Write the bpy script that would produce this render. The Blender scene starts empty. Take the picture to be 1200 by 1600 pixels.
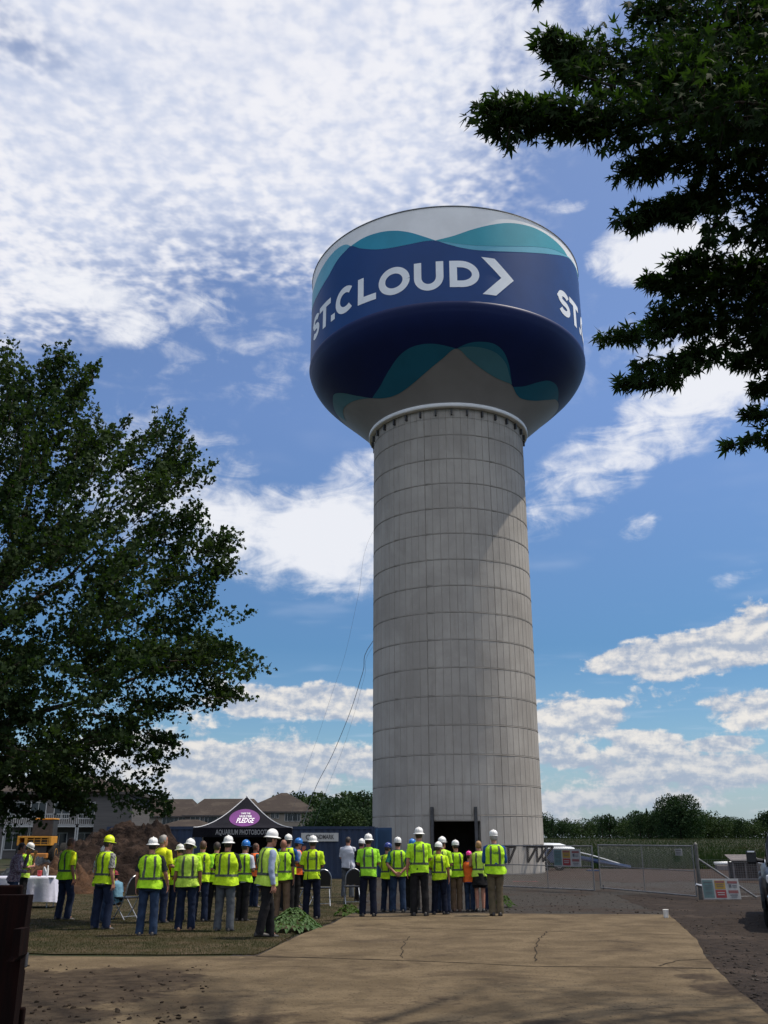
import bpy, bmesh, math, random
import numpy as np
from mathutils import Vector, Matrix, noise as mnoise
R = math.radians
sc = bpy.context.scene
COL = sc.collection

# ------------------------------------------------------------------ camera
CAMH = 1.65; F = 1470.0; PITCH = R(19.2)
cam_d = bpy.data.cameras.new('camera'); cam = bpy.data.objects.new('camera', cam_d)
COL.objects.link(cam); sc.camera = cam
cam.location = (0, 0, CAMH); cam.rotation_euler = (R(90) + PITCH, 0, 0)
cam_d.sensor_fit = 'VERTICAL'; cam_d.sensor_height = 24.0; cam_d.lens = 24.0 * F / 1600.0
cam_d.clip_start = 0.1; cam_d.clip_end = 9000
sc.render.resolution_x = 768; sc.render.resolution_y = 1024

# ------------------------------------------------------------------ view
sc.view_settings.view_transform = 'Standard'; sc.view_settings.look = 'None'
sc.view_settings.gamma = 1.0; sc.view_settings.use_curve_mapping = False
sc.view_settings.exposure = 0.15

# ------------------------------------------------------------------ sun and sky
SUN_EL = R(63); SUN_AZ = R(80)           # azimuth measured from +Y towards +X
sund = bpy.data.lights.new('sun', 'SUN'); sun = bpy.data.objects.new('sun', sund); COL.objects.link(sun)
sund.energy = 4.0; sund.angle = R(0.5); sund.color = (1.0, 0.91, 0.78)
sdir = Vector((math.sin(SUN_AZ) * math.cos(SUN_EL), math.cos(SUN_AZ) * math.cos(SUN_EL), math.sin(SUN_EL)))
sun.rotation_euler = sdir.to_track_quat('Z', 'Y').to_euler(); sun.location = sdir * 60

world = bpy.data.worlds.new('World'); sc.world = world; world.use_nodes = True


class NB:
    """tiny expression builder for shader maths"""
    def __init__(s, nt): s.nt = nt
    def math(s, op, *a, clamp=False):
        n = s.nt.nodes.new('ShaderNodeMath'); n.operation = op; n.use_clamp = clamp
        for i, v in enumerate(a):
            if isinstance(v, X): s.nt.links.new(v.s, n.inputs[i])
            else: n.inputs[i].default_value = v
        return X(s, n.outputs[0])
    def val(s, sock): return X(s, sock)
    def smooth(s, v, a, b):
        n = s.nt.nodes.new('ShaderNodeMapRange'); n.interpolation_type = 'SMOOTHSTEP'
        s.nt.links.new(v.s, n.inputs[0])
        for i, q in ((1, a), (2, b)):
            if isinstance(q, X): s.nt.links.new(q.s, n.inputs[i])
            else: n.inputs[i].default_value = q
        return X(s, n.outputs[0])
    def vec(s, x, y, z=0.0):
        n = s.nt.nodes.new('ShaderNodeCombineXYZ')
        for i, v in enumerate((x, y, z)):
            if isinstance(v, X): s.nt.links.new(v.s, n.inputs[i])
            else: n.inputs[i].default_value = v
        return n.outputs[0]
    def noise(s, vec, scale, detail=4, rough=.5, dist=0.0, lac=2.0):
        n = s.nt.nodes.new('ShaderNodeTexNoise'); n.inputs['Scale'].default_value = scale
        n.inputs['Detail'].default_value = detail; n.inputs['Roughness'].default_value = rough
        n.inputs['Distortion'].default_value = dist; n.inputs['Lacunarity'].default_value = lac
        if vec is not None: s.nt.links.new(vec, n.inputs['Vector'])
        return X(s, n.outputs[0])
    def mix(s, fac, a, b):
        n = s.nt.nodes.new('ShaderNodeMix'); n.data_type = 'RGBA'
        for i, v in ((0, fac), (6, a), (7, b)):
            if isinstance(v, X): s.nt.links.new(v.s, n.inputs[i])
            elif isinstance(v, bpy.types.NodeSocket): s.nt.links.new(v, n.inputs[i])
            elif isinstance(v, (tuple, list)): n.inputs[i].default_value = (*v, 1) if len(v) == 3 else v
            else: n.inputs[i].default_value = v
        return n.outputs[2]
    def mul(s, a, b):
        n = s.nt.nodes.new('ShaderNodeMix'); n.data_type = 'RGBA'; n.blend_type = 'MULTIPLY'; n.inputs[0].default_value = 1
        for i, v in ((6, a), (7, b)):
            if isinstance(v, bpy.types.NodeSocket): s.nt.links.new(v, n.inputs[i])
            else: n.inputs[i].default_value = (*v, 1)
        return n.outputs[2]


class X:
    def __init__(s, b, sock): s.b = b; s.s = sock
    def __add__(s, o): return s.b.math('ADD', s, o)
    __radd__ = __add__
    def __sub__(s, o): return s.b.math('SUBTRACT', s, o)
    def __rsub__(s, o): return s.b.math('SUBTRACT', o, s)
    def __mul__(s, o): return s.b.math('MULTIPLY', s, o)
    __rmul__ = __mul__
    def __truediv__(s, o): return s.b.math('DIVIDE', s, o)
    def mx(s, o): return s.b.math('MAXIMUM', s, o)
    def mn(s, o): return s.b.math('MINIMUM', s, o)
    def pw(s, o): return s.b.math('POWER', s, o)


def ray(x, y):
    """direction in the world of a point of the 1200x1600 photograph"""
    u = 800.0 - y
    return Vector((x - 600.0, F * math.cos(PITCH) - u * math.sin(PITCH), F * math.sin(PITCH) + u * math.cos(PITCH))).normalized()


def azel(x, y):
    d = ray(x, y)
    return math.degrees(math.atan2(d.x, d.y)), math.degrees(math.asin(d.z))


def build_world():
    nt = world.node_tree; nt.nodes.clear(); b = NB(nt)
    out = nt.nodes.new('ShaderNodeOutputWorld'); bg = nt.nodes.new('ShaderNodeBackground')
    bg.inputs[1].default_value = 0.1
    sky = nt.nodes.new('ShaderNodeTexSky'); sky.sky_type = 'NISHITA'; sky.sun_disc = False
    sky.sun_elevation = SUN_EL; sky.sun_rotation = SUN_AZ; sky.altitude = 300
    sky.air_density = 1.0; sky.dust_density = 0.6; sky.ozone_density = 2.0
    tc = nt.nodes.new('ShaderNodeTexCoord'); sep = nt.nodes.new('ShaderNodeSeparateXYZ')
    nt.links.new(tc.outputs['Generated'], sep.inputs[0])
    x, y, z = (b.val(sep.outputs[i]) for i in range(3))
    D = 57.29578
    az = b.math('ARCTAN2', x, y) * D
    el = b.math('ARCSINE', z.mx(-1.0).mn(1.0)) * D
    zc = z.mx(0.03)
    plane = b.vec(x / zc, y / zc, 0.0)
    ang = b.vec(az * 0.1, el * 0.1, 0.0)
    angw = b.vec(az * 0.1, el * 0.26, 3.0)

    def blob(px, py, rx, ry, rot=0.0, amp=1.0):
        a, e = azel(px, py)
        a1, e1 = azel(px + 40, py); a2, e2 = azel(px, py - 40)
        kx = math.hypot(a1 - a, e1 - e) / 40; ky = abs(e2 - e) / 40
        ra, re = rx * kx, ry * ky
        dx = az - a; dy = el - e
        if rot:
            c, s_ = math.cos(R(rot)), math.sin(R(rot))
            dx, dy = dx * c + dy * s_, dy * c - dx * s_
        q = (dx / ra) * (dx / ra) + (dy / re) * (dy / re)
        return (1.0 - q).mx(0.0) * amp

    def total(L):
        t = None
        for q in L:
            v = blob(*q); t = v if t is None else t + v
        return t
    # warped coordinates give ragged edges
    # ---- high mottled layer
    big = b.noise(plane, 1.6, 3, .5)
    puff = b.noise(plane, 34.0, 2.4, .48, .10)
    puff2 = b.noise(plane, 9.0, 3, .5, .3)
    mH = total([(250, 60, 720, 420, 0, 1.15), (60, 330, 330, 240, 0, .7), (520, 300, 380, 230, -10, .45),
                (380, 40, 420, 150, 0, .6), (-500, 500, 700, 800, 0, .6), (40, 60, 120, 70, 0, -.35),
                (250, 330, 90, 60, 0, -.2), (700, 440, 200, 110, 0, .3)]) + b.smooth(y, .12, -.5) * .75 * b.smooth(el, 4.0, 25.0) + b.smooth(el, 52.0, 72.0) * .5
    dens = mH * 0.40 + (big - .5) * 1.0 + (puff - .5) * 1.8 + (puff2 - .5) * .6
    aH = b.smooth(dens, -.25, .75) * .92 * b.smooth(mH, 0.0, .35)
    # the cloud sheet goes on overhead and behind the photographer
    # thin veil under it
    veil = b.smooth(mH + (big - .5) * 1.8, .05, 1.2) * .72
    # ---- soft bands and wisps
    soft = b.noise(angw, 2.6, 8, .6, .9)
    soft2 = b.noise(ang, 6.0, 5, .6, .4)
    mS = total([(480, 850, 210, 95, -8, 1.25), (610, 760, 190, 90, 25, .75), (240, 760, 200, 150, 0, .6), (940, 720, 230, 75, 30, .62), (1080, 640, 150, 80, 20, .55),
                (120, 452, 130, 38, 0, 1.0), (205, 515, 62, 34, 10, 1.0), (320, 480, 60, 40, 20, .45),
                (1010, 395, 110, 60, 0, 1.3), (1130, 400, 160, 90, 0, .9), (1150, 570, 120, 80, 10, 1.1), (1060, 560, 90, 60, 0, .6),
                (1000, 822, 44, 24, 20, .42), (1160, 890, 80, 24, 25, .4), (880, 325, 50, 18, 0, .7),
                (560, 560, 700, 120, 0, .22), (800, 60, 220, 260, 0, .5)])
    dS = mS * 1.0 + (soft - .5) * 2.0 + (soft2 - .5) * 1.3
    aS = b.smooth(dS, .05, 1.25) * b.smooth(mS, 0.0, .3) * .93
    # ---- low cumulus
    cum = b.noise(angw, 2.7, 8, .55, .2)
    cum2 = b.noise(ang, 16.0, 5, .6, .2)
    mC = total([(1090, 1020, 190, 46, 4, 1.3), (1180, 985, 90, 62, 0, 1.0), (960, 1035, 70, 24, 0, .8), (1170, 1105, 90, 38, 0, 1.1), (900, 1120, 100, 50, 0, 1.0),
                (470, 1095, 150, 36, 0, 1.25), (600, 1110, 120, 36, 0, .6), (330, 1100, 90, 50, 0, .6), (1010, 1160, 70, 28, 0, 1.1), (1130, 1162, 70, 14, 0, .9),
                (1050, 1205, 260, 40, 0, .85), (420, 1195, 260, 40, 0, .9), (880, 1180, 60, 24, 0, .9), (200, 1200, 200, 80, 0, .6), (380, 1240, 200, 22, 0, .6), (960, 1250, 260, 22, 0, .6)])
    low = b.smooth(el, 11.0, 2.0)          # scattered far cumulus all round the horizon
    dC = mC * .8 + low * .22 + (cum - .5) * 2.2 + (cum2 - .5) * .75
    aC = b.smooth(dC, .22, .62) * b.smooth(mC + low, 0.0, .25)
    # cumulus relief: brighter where the noise falls off upwards
    up = b.noise(b.vec(az * 0.1, el * 0.26 + 0.09, 3.0), 2.7, 8, .55, .2)
    relief = b.smooth((cum - up) * 3.0 + (cum2 - .5) * 1.6 + .45, .0, 1.0)
    # ---- colours (before the world strength)
    tint = nt.nodes.new('ShaderNodeValToRGB')
    tint.color_ramp.elements[0].position = 0.0; tint.color_ramp.elements[0].color = (.70, .84, .92, 1)
    tint.color_ramp.elements[1].position = 1.0; tint.color_ramp.elements[1].color = (1.45, 1.34, 1.36, 1)
    m_ = tint.color_ramp.elements.new(.22); m_.color = (.47, .70, .87, 1)
    m_ = tint.color_ramp.elements.new(.5); m_.color = (1.0, 1.08, 1.26, 1)
    nt.links.new((el / 50.0).s, tint.inputs[0])
    base = b.mul(sky.outputs[0], tint.outputs[0])
    c = b.mix(veil, base, (6.3, 6.9, 8.3))
    hcol = b.mix(b.smooth((puff - .5) + (puff2 - .5) + (big - .5), -.25, .3), (6.6, 6.9, 7.9), (8.1, 8.1, 8.5))
    # unseen cloud overhead and behind is boosted to add fill light on the tank
    k_ = 1.0 + b.smooth(y, -.10, -.75) * .8 + b.smooth(el, 52.0, 80.0) * 1.1
    c = b.mix(aH, c, b.mul(hcol, b.vec(k_, k_, k_)))
    c = b.mix(aS, c, (8.0, 8.1, 8.5))
    ccol = b.mix(relief, (3.5, 4.1, 5.2), (8.0, 7.6, 7.1))
    c = b.mix(aC * .93, c, ccol)
    hz = b.smooth(el, 6.5, 0.0) * .55
    c = b.mix(hz, c, (3.4, 4.1, 5.2))
    nt.links.new(c, bg.inputs[0]); nt.links.new(bg.outputs[0], out.inputs[0])


build_world()


# ================================================================== helpers
def G(x, y, z=0.0):
    """point of the ground (height z) seen at a pixel of the 1200x1600 photograph"""
    d = ray(x, y); t = (z - CAMH) / d.z
    return Vector((d.x * t, d.y * t, z))


def A(x, y, dist):
    """point seen at a pixel, at a horizontal distance dist"""
    d = ray(x, y); k = dist / math.hypot(d.x, d.y)
    return Vector((d.x * k, d.y * k, CAMH + d.z * k))


def tag(o, label=None, cat=None, group=None, kind=None):
    if label: o['label'] = label
    if cat: o['category'] = cat
    if group: o['group'] = group
    if kind: o['kind'] = kind
    return o


def link(name, me, mats, parent=None, smooth=False):
    if not isinstance(mats, (list, tuple)): mats = [mats]
    for m in mats: me.materials.append(m)
    if smooth: me.shade_smooth()
    o = bpy.data.objects.new(name, me); COL.objects.link(o)
    if parent is not None: o.parent = parent
    return o


def empty(name, loc=(0, 0, 0), rz=0.0, label=None, cat=None, group=None, scale=1.0):
    o = bpy.data.objects.new(name, None); COL.objects.link(o)
    o.location = loc; o.rotation_euler = (0, 0, rz); o.scale = (scale,) * 3
    o.empty_display_size = .2
    return tag(o, label, cat, group)


class MB:
    """collects shapes and links them as one mesh object"""
    def __init__(s): s.v = []; s.f = []; s.m = []; s.cm = 0
    def add(s, vs, fs):
        n = len(s.v); s.v += [tuple(q) for q in vs]
        for f in fs: s.f.append([i + n for i in f]); s.m.append(s.cm)
        return s
    def box(s, c, size, rot=None, bevel=0.0):
        hx, hy, hz = size[0] / 2, size[1] / 2, size[2] / 2
        c = Vector(c)
        if bevel <= 0:
            vs = [Vector((a * hx, b * hy, d * hz)) for a in (-1, 1) for b in (-1, 1) for d in (-1, 1)]
            fs = [(0, 1, 3, 2), (4, 6, 7, 5), (0, 4, 5, 1), (2, 3, 7, 6), (0, 2, 6, 4), (1, 5, 7, 3)]
        else:
            bm = bmesh.new(); bmesh.ops.create_cube(bm, size=1)
            for v in bm.verts: v.co = Vector((v.co.x * 2 * hx, v.co.y * 2 * hy, v.co.z * 2 * hz))
            bmesh.ops.bevel(bm, geom=bm.edges[:], offset=min(bevel, hx * .9, hy * .9, hz * .9), segments=2, affect='EDGES', profile=.5)
            bm.verts.index_update(); vs = [v.co.copy() for v in bm.verts]; fs = [[v.index for v in f.verts] for f in bm.faces]; bm.free()
        if rot is not None:
            M = rot if isinstance(rot, Matrix) else Matrix.Rotation(rot, 3, 'Z'); vs = [M @ v for v in vs]
        return s.add([v + c for v in vs], fs)
    def tube(s, pts, rad, n=8, cap=True, flat=1.0, ref=None):
        pts = [Vector(p) for p in pts]
        if not hasattr(rad, '__len__'): rad = [rad] * len(pts)
        rings = []; prev = None
        for i, p in enumerate(pts):
            t = (pts[min(i + 1, len(pts) - 1)] - pts[max(i - 1, 0)])
            t = t.normalized() if t.length > 1e-9 else Vector((0, 0, 1))
            if prev is None:
                a = Vector(ref) if ref is not None else (Vector((1, 0, 0)) if abs(t.x) < .9 else Vector((0, 1, 0)))
            else: a = prev
            a = (a - t * a.dot(t)).normalized(); b = t.cross(a); prev = a
            r = rad[i]; ra, rb = (r if hasattr(r, '__len__') else (r, r * flat))
            rings.append([p + a * (ra * math.cos(2 * math.pi * k / n)) + b * (rb * math.sin(2 * math.pi * k / n)) for k in range(n)])
        return s.loft(rings, cap)
    def loft(s, rings, cap=True, close=True):
        n = len(rings[0]); vs = [v for r in rings for v in r]; fs = []
        for i in range(len(rings) - 1):
            for k in range(n if close else n - 1):
                a = i * n + k; b = i * n + (k + 1) % n; fs.append((a, b, b + n, a + n))
        if cap:
            fs.append(list(range(n))[::-1]); fs.append([(len(rings) - 1) * n + k for k in range(n)])
        return s.add(vs, fs)
    def lathe(s, c, prof, n=24, sx=1.0, sy=1.0, cap=True):
        c = Vector(c)
        return s.loft([[c + Vector((r * sx * math.cos(2 * math.pi * k / n), r * sy * math.sin(2 * math.pi * k / n), z)) for k in range(n)] for r, z in prof], cap)
    def ball(s, c, r, n=12, m=8, sx=1, sy=1, sz=1, M=None):
        c = Vector(c); rings = []
        for i in range(1, m):
            t = math.pi * i / m
            rings.append([Vector((r * sx * math.sin(t) * math.cos(2 * math.pi * k / n), r * sy * math.sin(t) * math.sin(2 * math.pi * k / n), -r * sz * math.cos(t))) for k in range(n)])
        if M is not None: rings = [[M @ v for v in q] for q in rings]
        return s.loft([[v + c for v in q] for q in rings])
    def prism(s, poly, z0, z1):
        n = len(poly)
        vs = [(p[0], p[1], z0) for p in poly] + [(p[0], p[1], z1) for p in poly]
        fs = [list(range(n))[::-1], [n + i for i in range(n)]] + [(i, (i + 1) % n, (i + 1) % n + n, i + n) for i in range(n)]
        return s.add(vs, fs)
    def mesh(s, name='mesh'):
        me = bpy.data.meshes.new(name); me.from_pydata(s.v, [], s.f); me.polygons.foreach_set('material_index', s.m)
        me.update(); return me
    def build(s, name, mats, parent=None, smooth=False):
        return link(name, s.mesh(name), mats, parent, smooth)


def np_mesh(name, V, Fc):
    """V (n,3) array, Fc (m,k) array of equal sized faces"""
    me = bpy.data.meshes.new(name); V = np.asarray(V, dtype=np.float32); Fc = np.asarray(Fc, dtype=np.int32)
    me.vertices.add(len(V)); me.vertices.foreach_set('co', V.ravel())
    k = Fc.shape[1]; me.loops.add(Fc.size); me.loops.foreach_set('vertex_index', Fc.ravel())
    me.polygons.add(len(Fc)); me.polygons.foreach_set('loop_start', np.arange(0, Fc.size, k, dtype=np.int32))
    me.update(calc_edges=True); me.validate(); return me


# ------------------------------------------------------------------ materials
MATS = {}


def mat(name, col, rough=.8, col2=None, scale=4.0, detail=5, bump=0.0, bscale=None, metal=0.0, spec=.5, contrast=(.35, .65), stretch=None,
        transl=0.0, coat=0.0, obj=True, third=None, tscale=1.0, tcon=(.5, .62)):
    if name in MATS: return MATS[name]
    m = bpy.data.materials.new(name); m.use_nodes = True; nt = m.node_tree; b = NB(nt)
    bs = nt.nodes['Principled BSDF']; bs.inputs['Roughness'].default_value = rough; bs.inputs['Metallic'].default_value = metal
    bs.inputs['Specular IOR Level'].default_value = min(spec, .12) if rough >= .9 else spec; bs.inputs['Coat Weight'].default_value = coat
    bs.inputs['Base Color'].default_value = (*col, 1)
    vec = None
    if col2 or bump:
        if obj:
            tc = nt.nodes.new('ShaderNodeTexCoord'); vec = tc.outputs['Object']
        else:
            g = nt.nodes.new('ShaderNodeNewGeometry'); vec = g.outputs['Position']
        if stretch:
            mp = nt.nodes.new('ShaderNodeMapping'); mp.inputs['Scale'].default_value = stretch; nt.links.new(vec, mp.inputs[0]); vec = mp.outputs[0]
    c = None
    if col2:
        f = b.smooth(b.noise(vec, scale, detail, .6), *contrast)
        c = b.mix(f, col, col2)
        if third:
            f3 = b.smooth(b.noise(vec, tscale, 6, .6, .5), *tcon)
            c = b.mix(f3, c, third)
        nt.links.new(c, bs.inputs['Base Color'])
    if bump:
        bn = nt.nodes.new('ShaderNodeBump'); bn.inputs['Strength'].default_value = 1.0; bn.inputs['Distance'].default_value = bump
        nt.links.new(b.noise(vec, bscale or scale * 3, 6, .6).s, bn.inputs['Height']); nt.links.new(bn.outputs[0], bs.inputs['Normal'])
    if transl:
        tr = nt.nodes.new('ShaderNodeBsdfTranslucent'); mx = nt.nodes.new('ShaderNodeMixShader'); mx.inputs[0].default_value = transl
        k = Vector(col) * 1.6
        if c is not None: nt.links.new(b.mul(c, (1.5, 1.9, .7)), tr.inputs[0])
        else: tr.inputs[0].default_value = (*k, 1)
        nt.links.new(bs.outputs[0], mx.inputs[1]); nt.links.new(tr.outputs[0], mx.inputs[2]); nt.links.new(mx.outputs[0], nt.nodes['Material Output'].inputs[0])
    MATS[name] = m; return m


def fabric(name, col, k=.75, sc_=9):
    return mat(name, col, .9, tuple(c * k for c in col), sc_, 4, .004, 60, spec=.2)


LIME = mat('lime_fabric', (.50, .86, .03), .85, (.38, .72, .02), 7, 4, .03, 9, spec=.25, transl=.12)
LIMES = [LIME, mat('lime_fabric_green', (.36, .78, .04), .85, (.27, .62, .03), 7, 4, .03, 9, spec=.25, transl=.12), mat('lime_fabric_faded', (.58, .80, .10), .85, (.44, .66, .07), 7, 4, .03, 9, spec=.25, transl=.12), mat('lime_fabric_yellow', (.60, .86, .02), .85, (.46, .70, .02), 7, 4, .03, 9, spec=.25, transl=.12)]
YELLOW_F = mat('yellow_fabric', (.80, .86, .02), .85, (.62, .74, .02), 7, 4, .006, 30, spec=.25)
ORANGE_F = mat('orange_fabric', (.85, .16, .03), .85, (.65, .12, .03), 7, 4, .006, 30, spec=.2)
STRIPE = mat('reflective_band', (.050, .062, .045), .7, (.085, .10, .075), 20, 3, spec=.3)
WHITE_H = mat('helmet_white', (.80, .80, .78), .35, (.72, .71, .68), 9, 4)
BLUE_H = mat('helmet_blue', (.02, .16, .50), .3); NAVY_H = mat('helmet_navy', (.02, .04, .22), .3)
YEL_H = mat('helmet_yellow', (.72, .85, .02), .35); PINK_H = mat('helmet_pink', (.85, .03, .30), .35)
BLACKP = mat('black_plastic', (.012, .012, .014), .45)
SKIN = mat('skin', (.42, .20, .13), .55, (.34, .15, .10), 14, 3, spec=.4)
SKIN2 = mat('skin_tan', (.30, .13, .08), .55, (.24, .10, .065), 14, 3, spec=.4)
HAIR_D = mat('hair_dark', (.018, .012, .010), .6, (.035, .022, .016), 60, 2, .004, 90)
HAIR_B = mat('hair_blond', (.34, .19, .07), .6, (.24, .13, .05), 60, 2, .004, 90)
HAIR_G = mat('hair_grey', (.38, .36, .34), .6, (.24, .23, .22), 60, 2, .004, 90)
HAIR_N = mat('hair_brown', (.10, .045, .022), .6, (.06, .03, .018), 60, 2, .004, 90)
JEANS = mat('denim_blue', (.030, .050, .095), .9, (.016, .027, .055), 6, 5, .005, 40, spec=.2)
JEANSD = mat('denim_dark', (.016, .024, .05), .9, (.010, .015, .032), 6, 5, .005, 40, spec=.2)
NAVYP = mat('navy_trouser', (.010, .013, .028), .9, (.006, .008, .016), 6, 5, .005, 40, spec=.2)
BLACKT = mat('black_trouser', (.010, .010, .011), .9, (.018, .017, .018), 6, 5, .005, 40, spec=.2)
GREYT = mat('grey_trouser', (.09, .10, .11), .9, (.06, .065, .075), 6, 5, .005, 40, spec=.2)
TANT = mat('tan_trouser', (.17, .11, .07), .9, (.12, .08, .05), 6, 5, .005, 40, spec=.2)
KHAKI = mat('khaki_trouser', (.12, .095, .06), .9, (.085, .07, .045), 6, 5, .005, 40, spec=.2)
SHOE = mat('dark_leather', (.018, .014, .012), .55); SHOEB = mat('brown_leather', (.10, .05, .03), .6)
EYE = mat('eye_dark', (.02, .015, .012), .25); LIPS = mat('lips', (.28, .09, .07), .5)
LETTER_DK = mat('print_dark', (.03, .08, .06), .7)
METAL = mat('galvanised_metal', (.42, .43, .44), .45, (.32, .33, .34), 12, 3, metal=.7)
BARK = mat('bark', (.055, .042, .033), .95, (.03, .024, .02), 10, 6, .02, 22, stretch=(1, 1, .3))

# ------------------------------------------------------------------ polygons on the ground
def rag(pts, step=.35, amp=.12, seed=0, closed=True):
    """subdivide a polygon and make its outline ragged"""
    out = []; n = len(pts)
    for i in range(n if closed else n - 1):
        a = Vector(pts[i]).to_2d(); b = Vector(pts[(i + 1) % n]).to_2d(); L = (b - a).length; k = max(1, int(L / step))
        for j in range(k):
            p = a.lerp(b, j / k)
            d = mnoise.noise_vector(Vector((p.x * 1.3, p.y * 1.3, seed))) * amp + mnoise.noise_vector(Vector((p.x * 5, p.y * 5, seed))) * amp * .4
            out.append((p.x + d.x, p.y + d.y))
    return out


def sheet(name, poly, z, m, label=None):
    bm = bmesh.new(); vs = [bm.verts.new((p[0], p[1], z)) for p in poly]; f = bm.faces.new(vs)
    if f.normal.z < 0: bmesh.ops.reverse_faces(bm, faces=[f])
    bm.normal_update()
    if f.normal.z < 0: f.normal_flip()
    me = bpy.data.meshes.new(name); bm.to_mesh(me); bm.free()
    o = link(name, me, m); o['kind'] = 'structure'
    return o


def inside(p, poly):
    x, y = p[0], p[1]; c = False; n = len(poly); j = n - 1
    for i in range(n):
        if (poly[i][1] > y) != (poly[j][1] > y) and x < (poly[j][0] - poly[i][0]) * (y - poly[i][1]) / (poly[j][1] - poly[i][1]) + poly[i][0]: c = not c
        j = i
    return c


def inside_np(P, poly):
    x, y = P[:, 0], P[:, 1]; c = np.zeros(len(P), bool); n = len(poly); j = n - 1
    for i in range(n):
        xi, yi = poly[i][0], poly[i][1]; xj, yj = poly[j][0], poly[j][1]
        if yi != yj:
            m = ((yi > y) != (yj > y)) & (x < (xj - xi) * (y - yi) / (yj - yi) + xi); c ^= m
        j = i
    return c


def gz(x, y):
    """height of the natural ground"""
    d = math.hypot(x, y)
    t = max(0.0, min(1.0, (d - 66) / 230)); t = t * t * (3 - 2 * t)
    return 1.9 * t if y > 0 else 0.0


# ================================================================== the setting
FIELD = mat('field_soil_and_grass', (.018, .024, .010), 1, (.030, .030, .016), .35, 6, .05, 3, obj=False, third=(.040, .034, .024), tscale=.05, tcon=(.52, .66))
def ground():
    V = []; Fc = []; radii = [0, 4, 8, 12, 18, 26, 36, 48, 60, 72, 84, 96, 110, 125, 145, 170, 200, 230, 260, 300, 350, 420, 520, 700, 1000, 1600, 2600, 4500]
    n = 96
    for r in radii:
        for k in range(n):
            a = 2 * math.pi * k / n; x, y = r * math.sin(a), r * math.cos(a); V.append((x, y, gz(x, y)))
    for i in range(len(radii) - 1):
        for k in range(n):
            Fc.append((i * n + k, (i + 1) * n + k, (i + 1) * n + (k + 1) % n, i * n + (k + 1) % n))
    me = bpy.data.meshes.new('ground'); me.from_pydata(V, [], Fc); me.update()
    bm = bmesh.new(); bm.from_mesh(me); bmesh.ops.remove_doubles(bm, verts=bm.verts, dist=1e-4); bmesh.ops.recalc_face_normals(bm, faces=bm.faces); bm.to_mesh(me); bm.free()
    o = link('ground', me, FIELD, None, True)
    o['kind'] = 'structure'
    if me.polygons[0].normal.z < 0: me.flip_normals()


ground()

GRAVEL = mat('gravel', (.050, .045, .039), .95, (.028, .025, .022), 9, 8, .03, 26, obj=False, contrast=(.38, .62), third=(.036, .027, .021), tscale=.35, tcon=(.48, .62))
DIRT = mat('packed_dirt', (.036, .027, .021), .97, (.020, .015, .012), 5, 8, .04, 14, obj=False, contrast=(.35, .65), third=(.048, .036, .028), tscale=.8, tcon=(.52, .68))
lot = [(-30, 66), (-3, 58), (-1.2, 46), (-1.1, 24.2), (-2.5, 14), (-3, -6), (24, -6), (40, 20), (46, 66)]
sheet('gravel_lot', rag(lot, 1.0, .35, 2), .004, GRAVEL)
# dirt track on the right and the reddish strip behind the gate
dirtR = [G(1120, 1600) - Vector((2, 4, 0)), G(1150, 1560), G(1085, 1470), G(1030, 1425), G(960, 1400), G(1100, 1392), G(1260, 1400), Vector((20, 18, 0)), Vector((20, 2, 0))]
sheet('dirt_track', rag(dirtR, .5, .25, 5), .008, DIRT)
REDD = mat('reddish_dirt', (.045, .030, .022), .97, (.028, .020, .016), 3, 8, .05, 9, obj=False)
sheet('dirt_strip', rag([G(852, 1374), G(1000, 1380), G(1100, 1375), G(1230, 1385), G(1230, 1352), G(1060, 1352), G(852, 1356)], .8, .35, 6), .012, REDD)

# lawn
lawn_px = [(-300, 1494), (40, 1491), (200, 1493), (400, 1492), (430, 1478), (470, 1458), (520, 1440), (552, 1427)]
lawn = [tuple(G(*p))[:2] for p in lawn_px] + [(-.7, 26), (-.5, 33), (-.3, 46), (-8, 60), (-60, 60), (-40, 16)]
LAWNM = mat('lawn_soil', (.032, .030, .014), 1, (.072, .055, .034), 1.2, 6, .03, 10, obj=False, contrast=(.4, .65))
sheet('lawn', rag(lawn, .4, .10, 3), .016, LAWNM)

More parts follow.
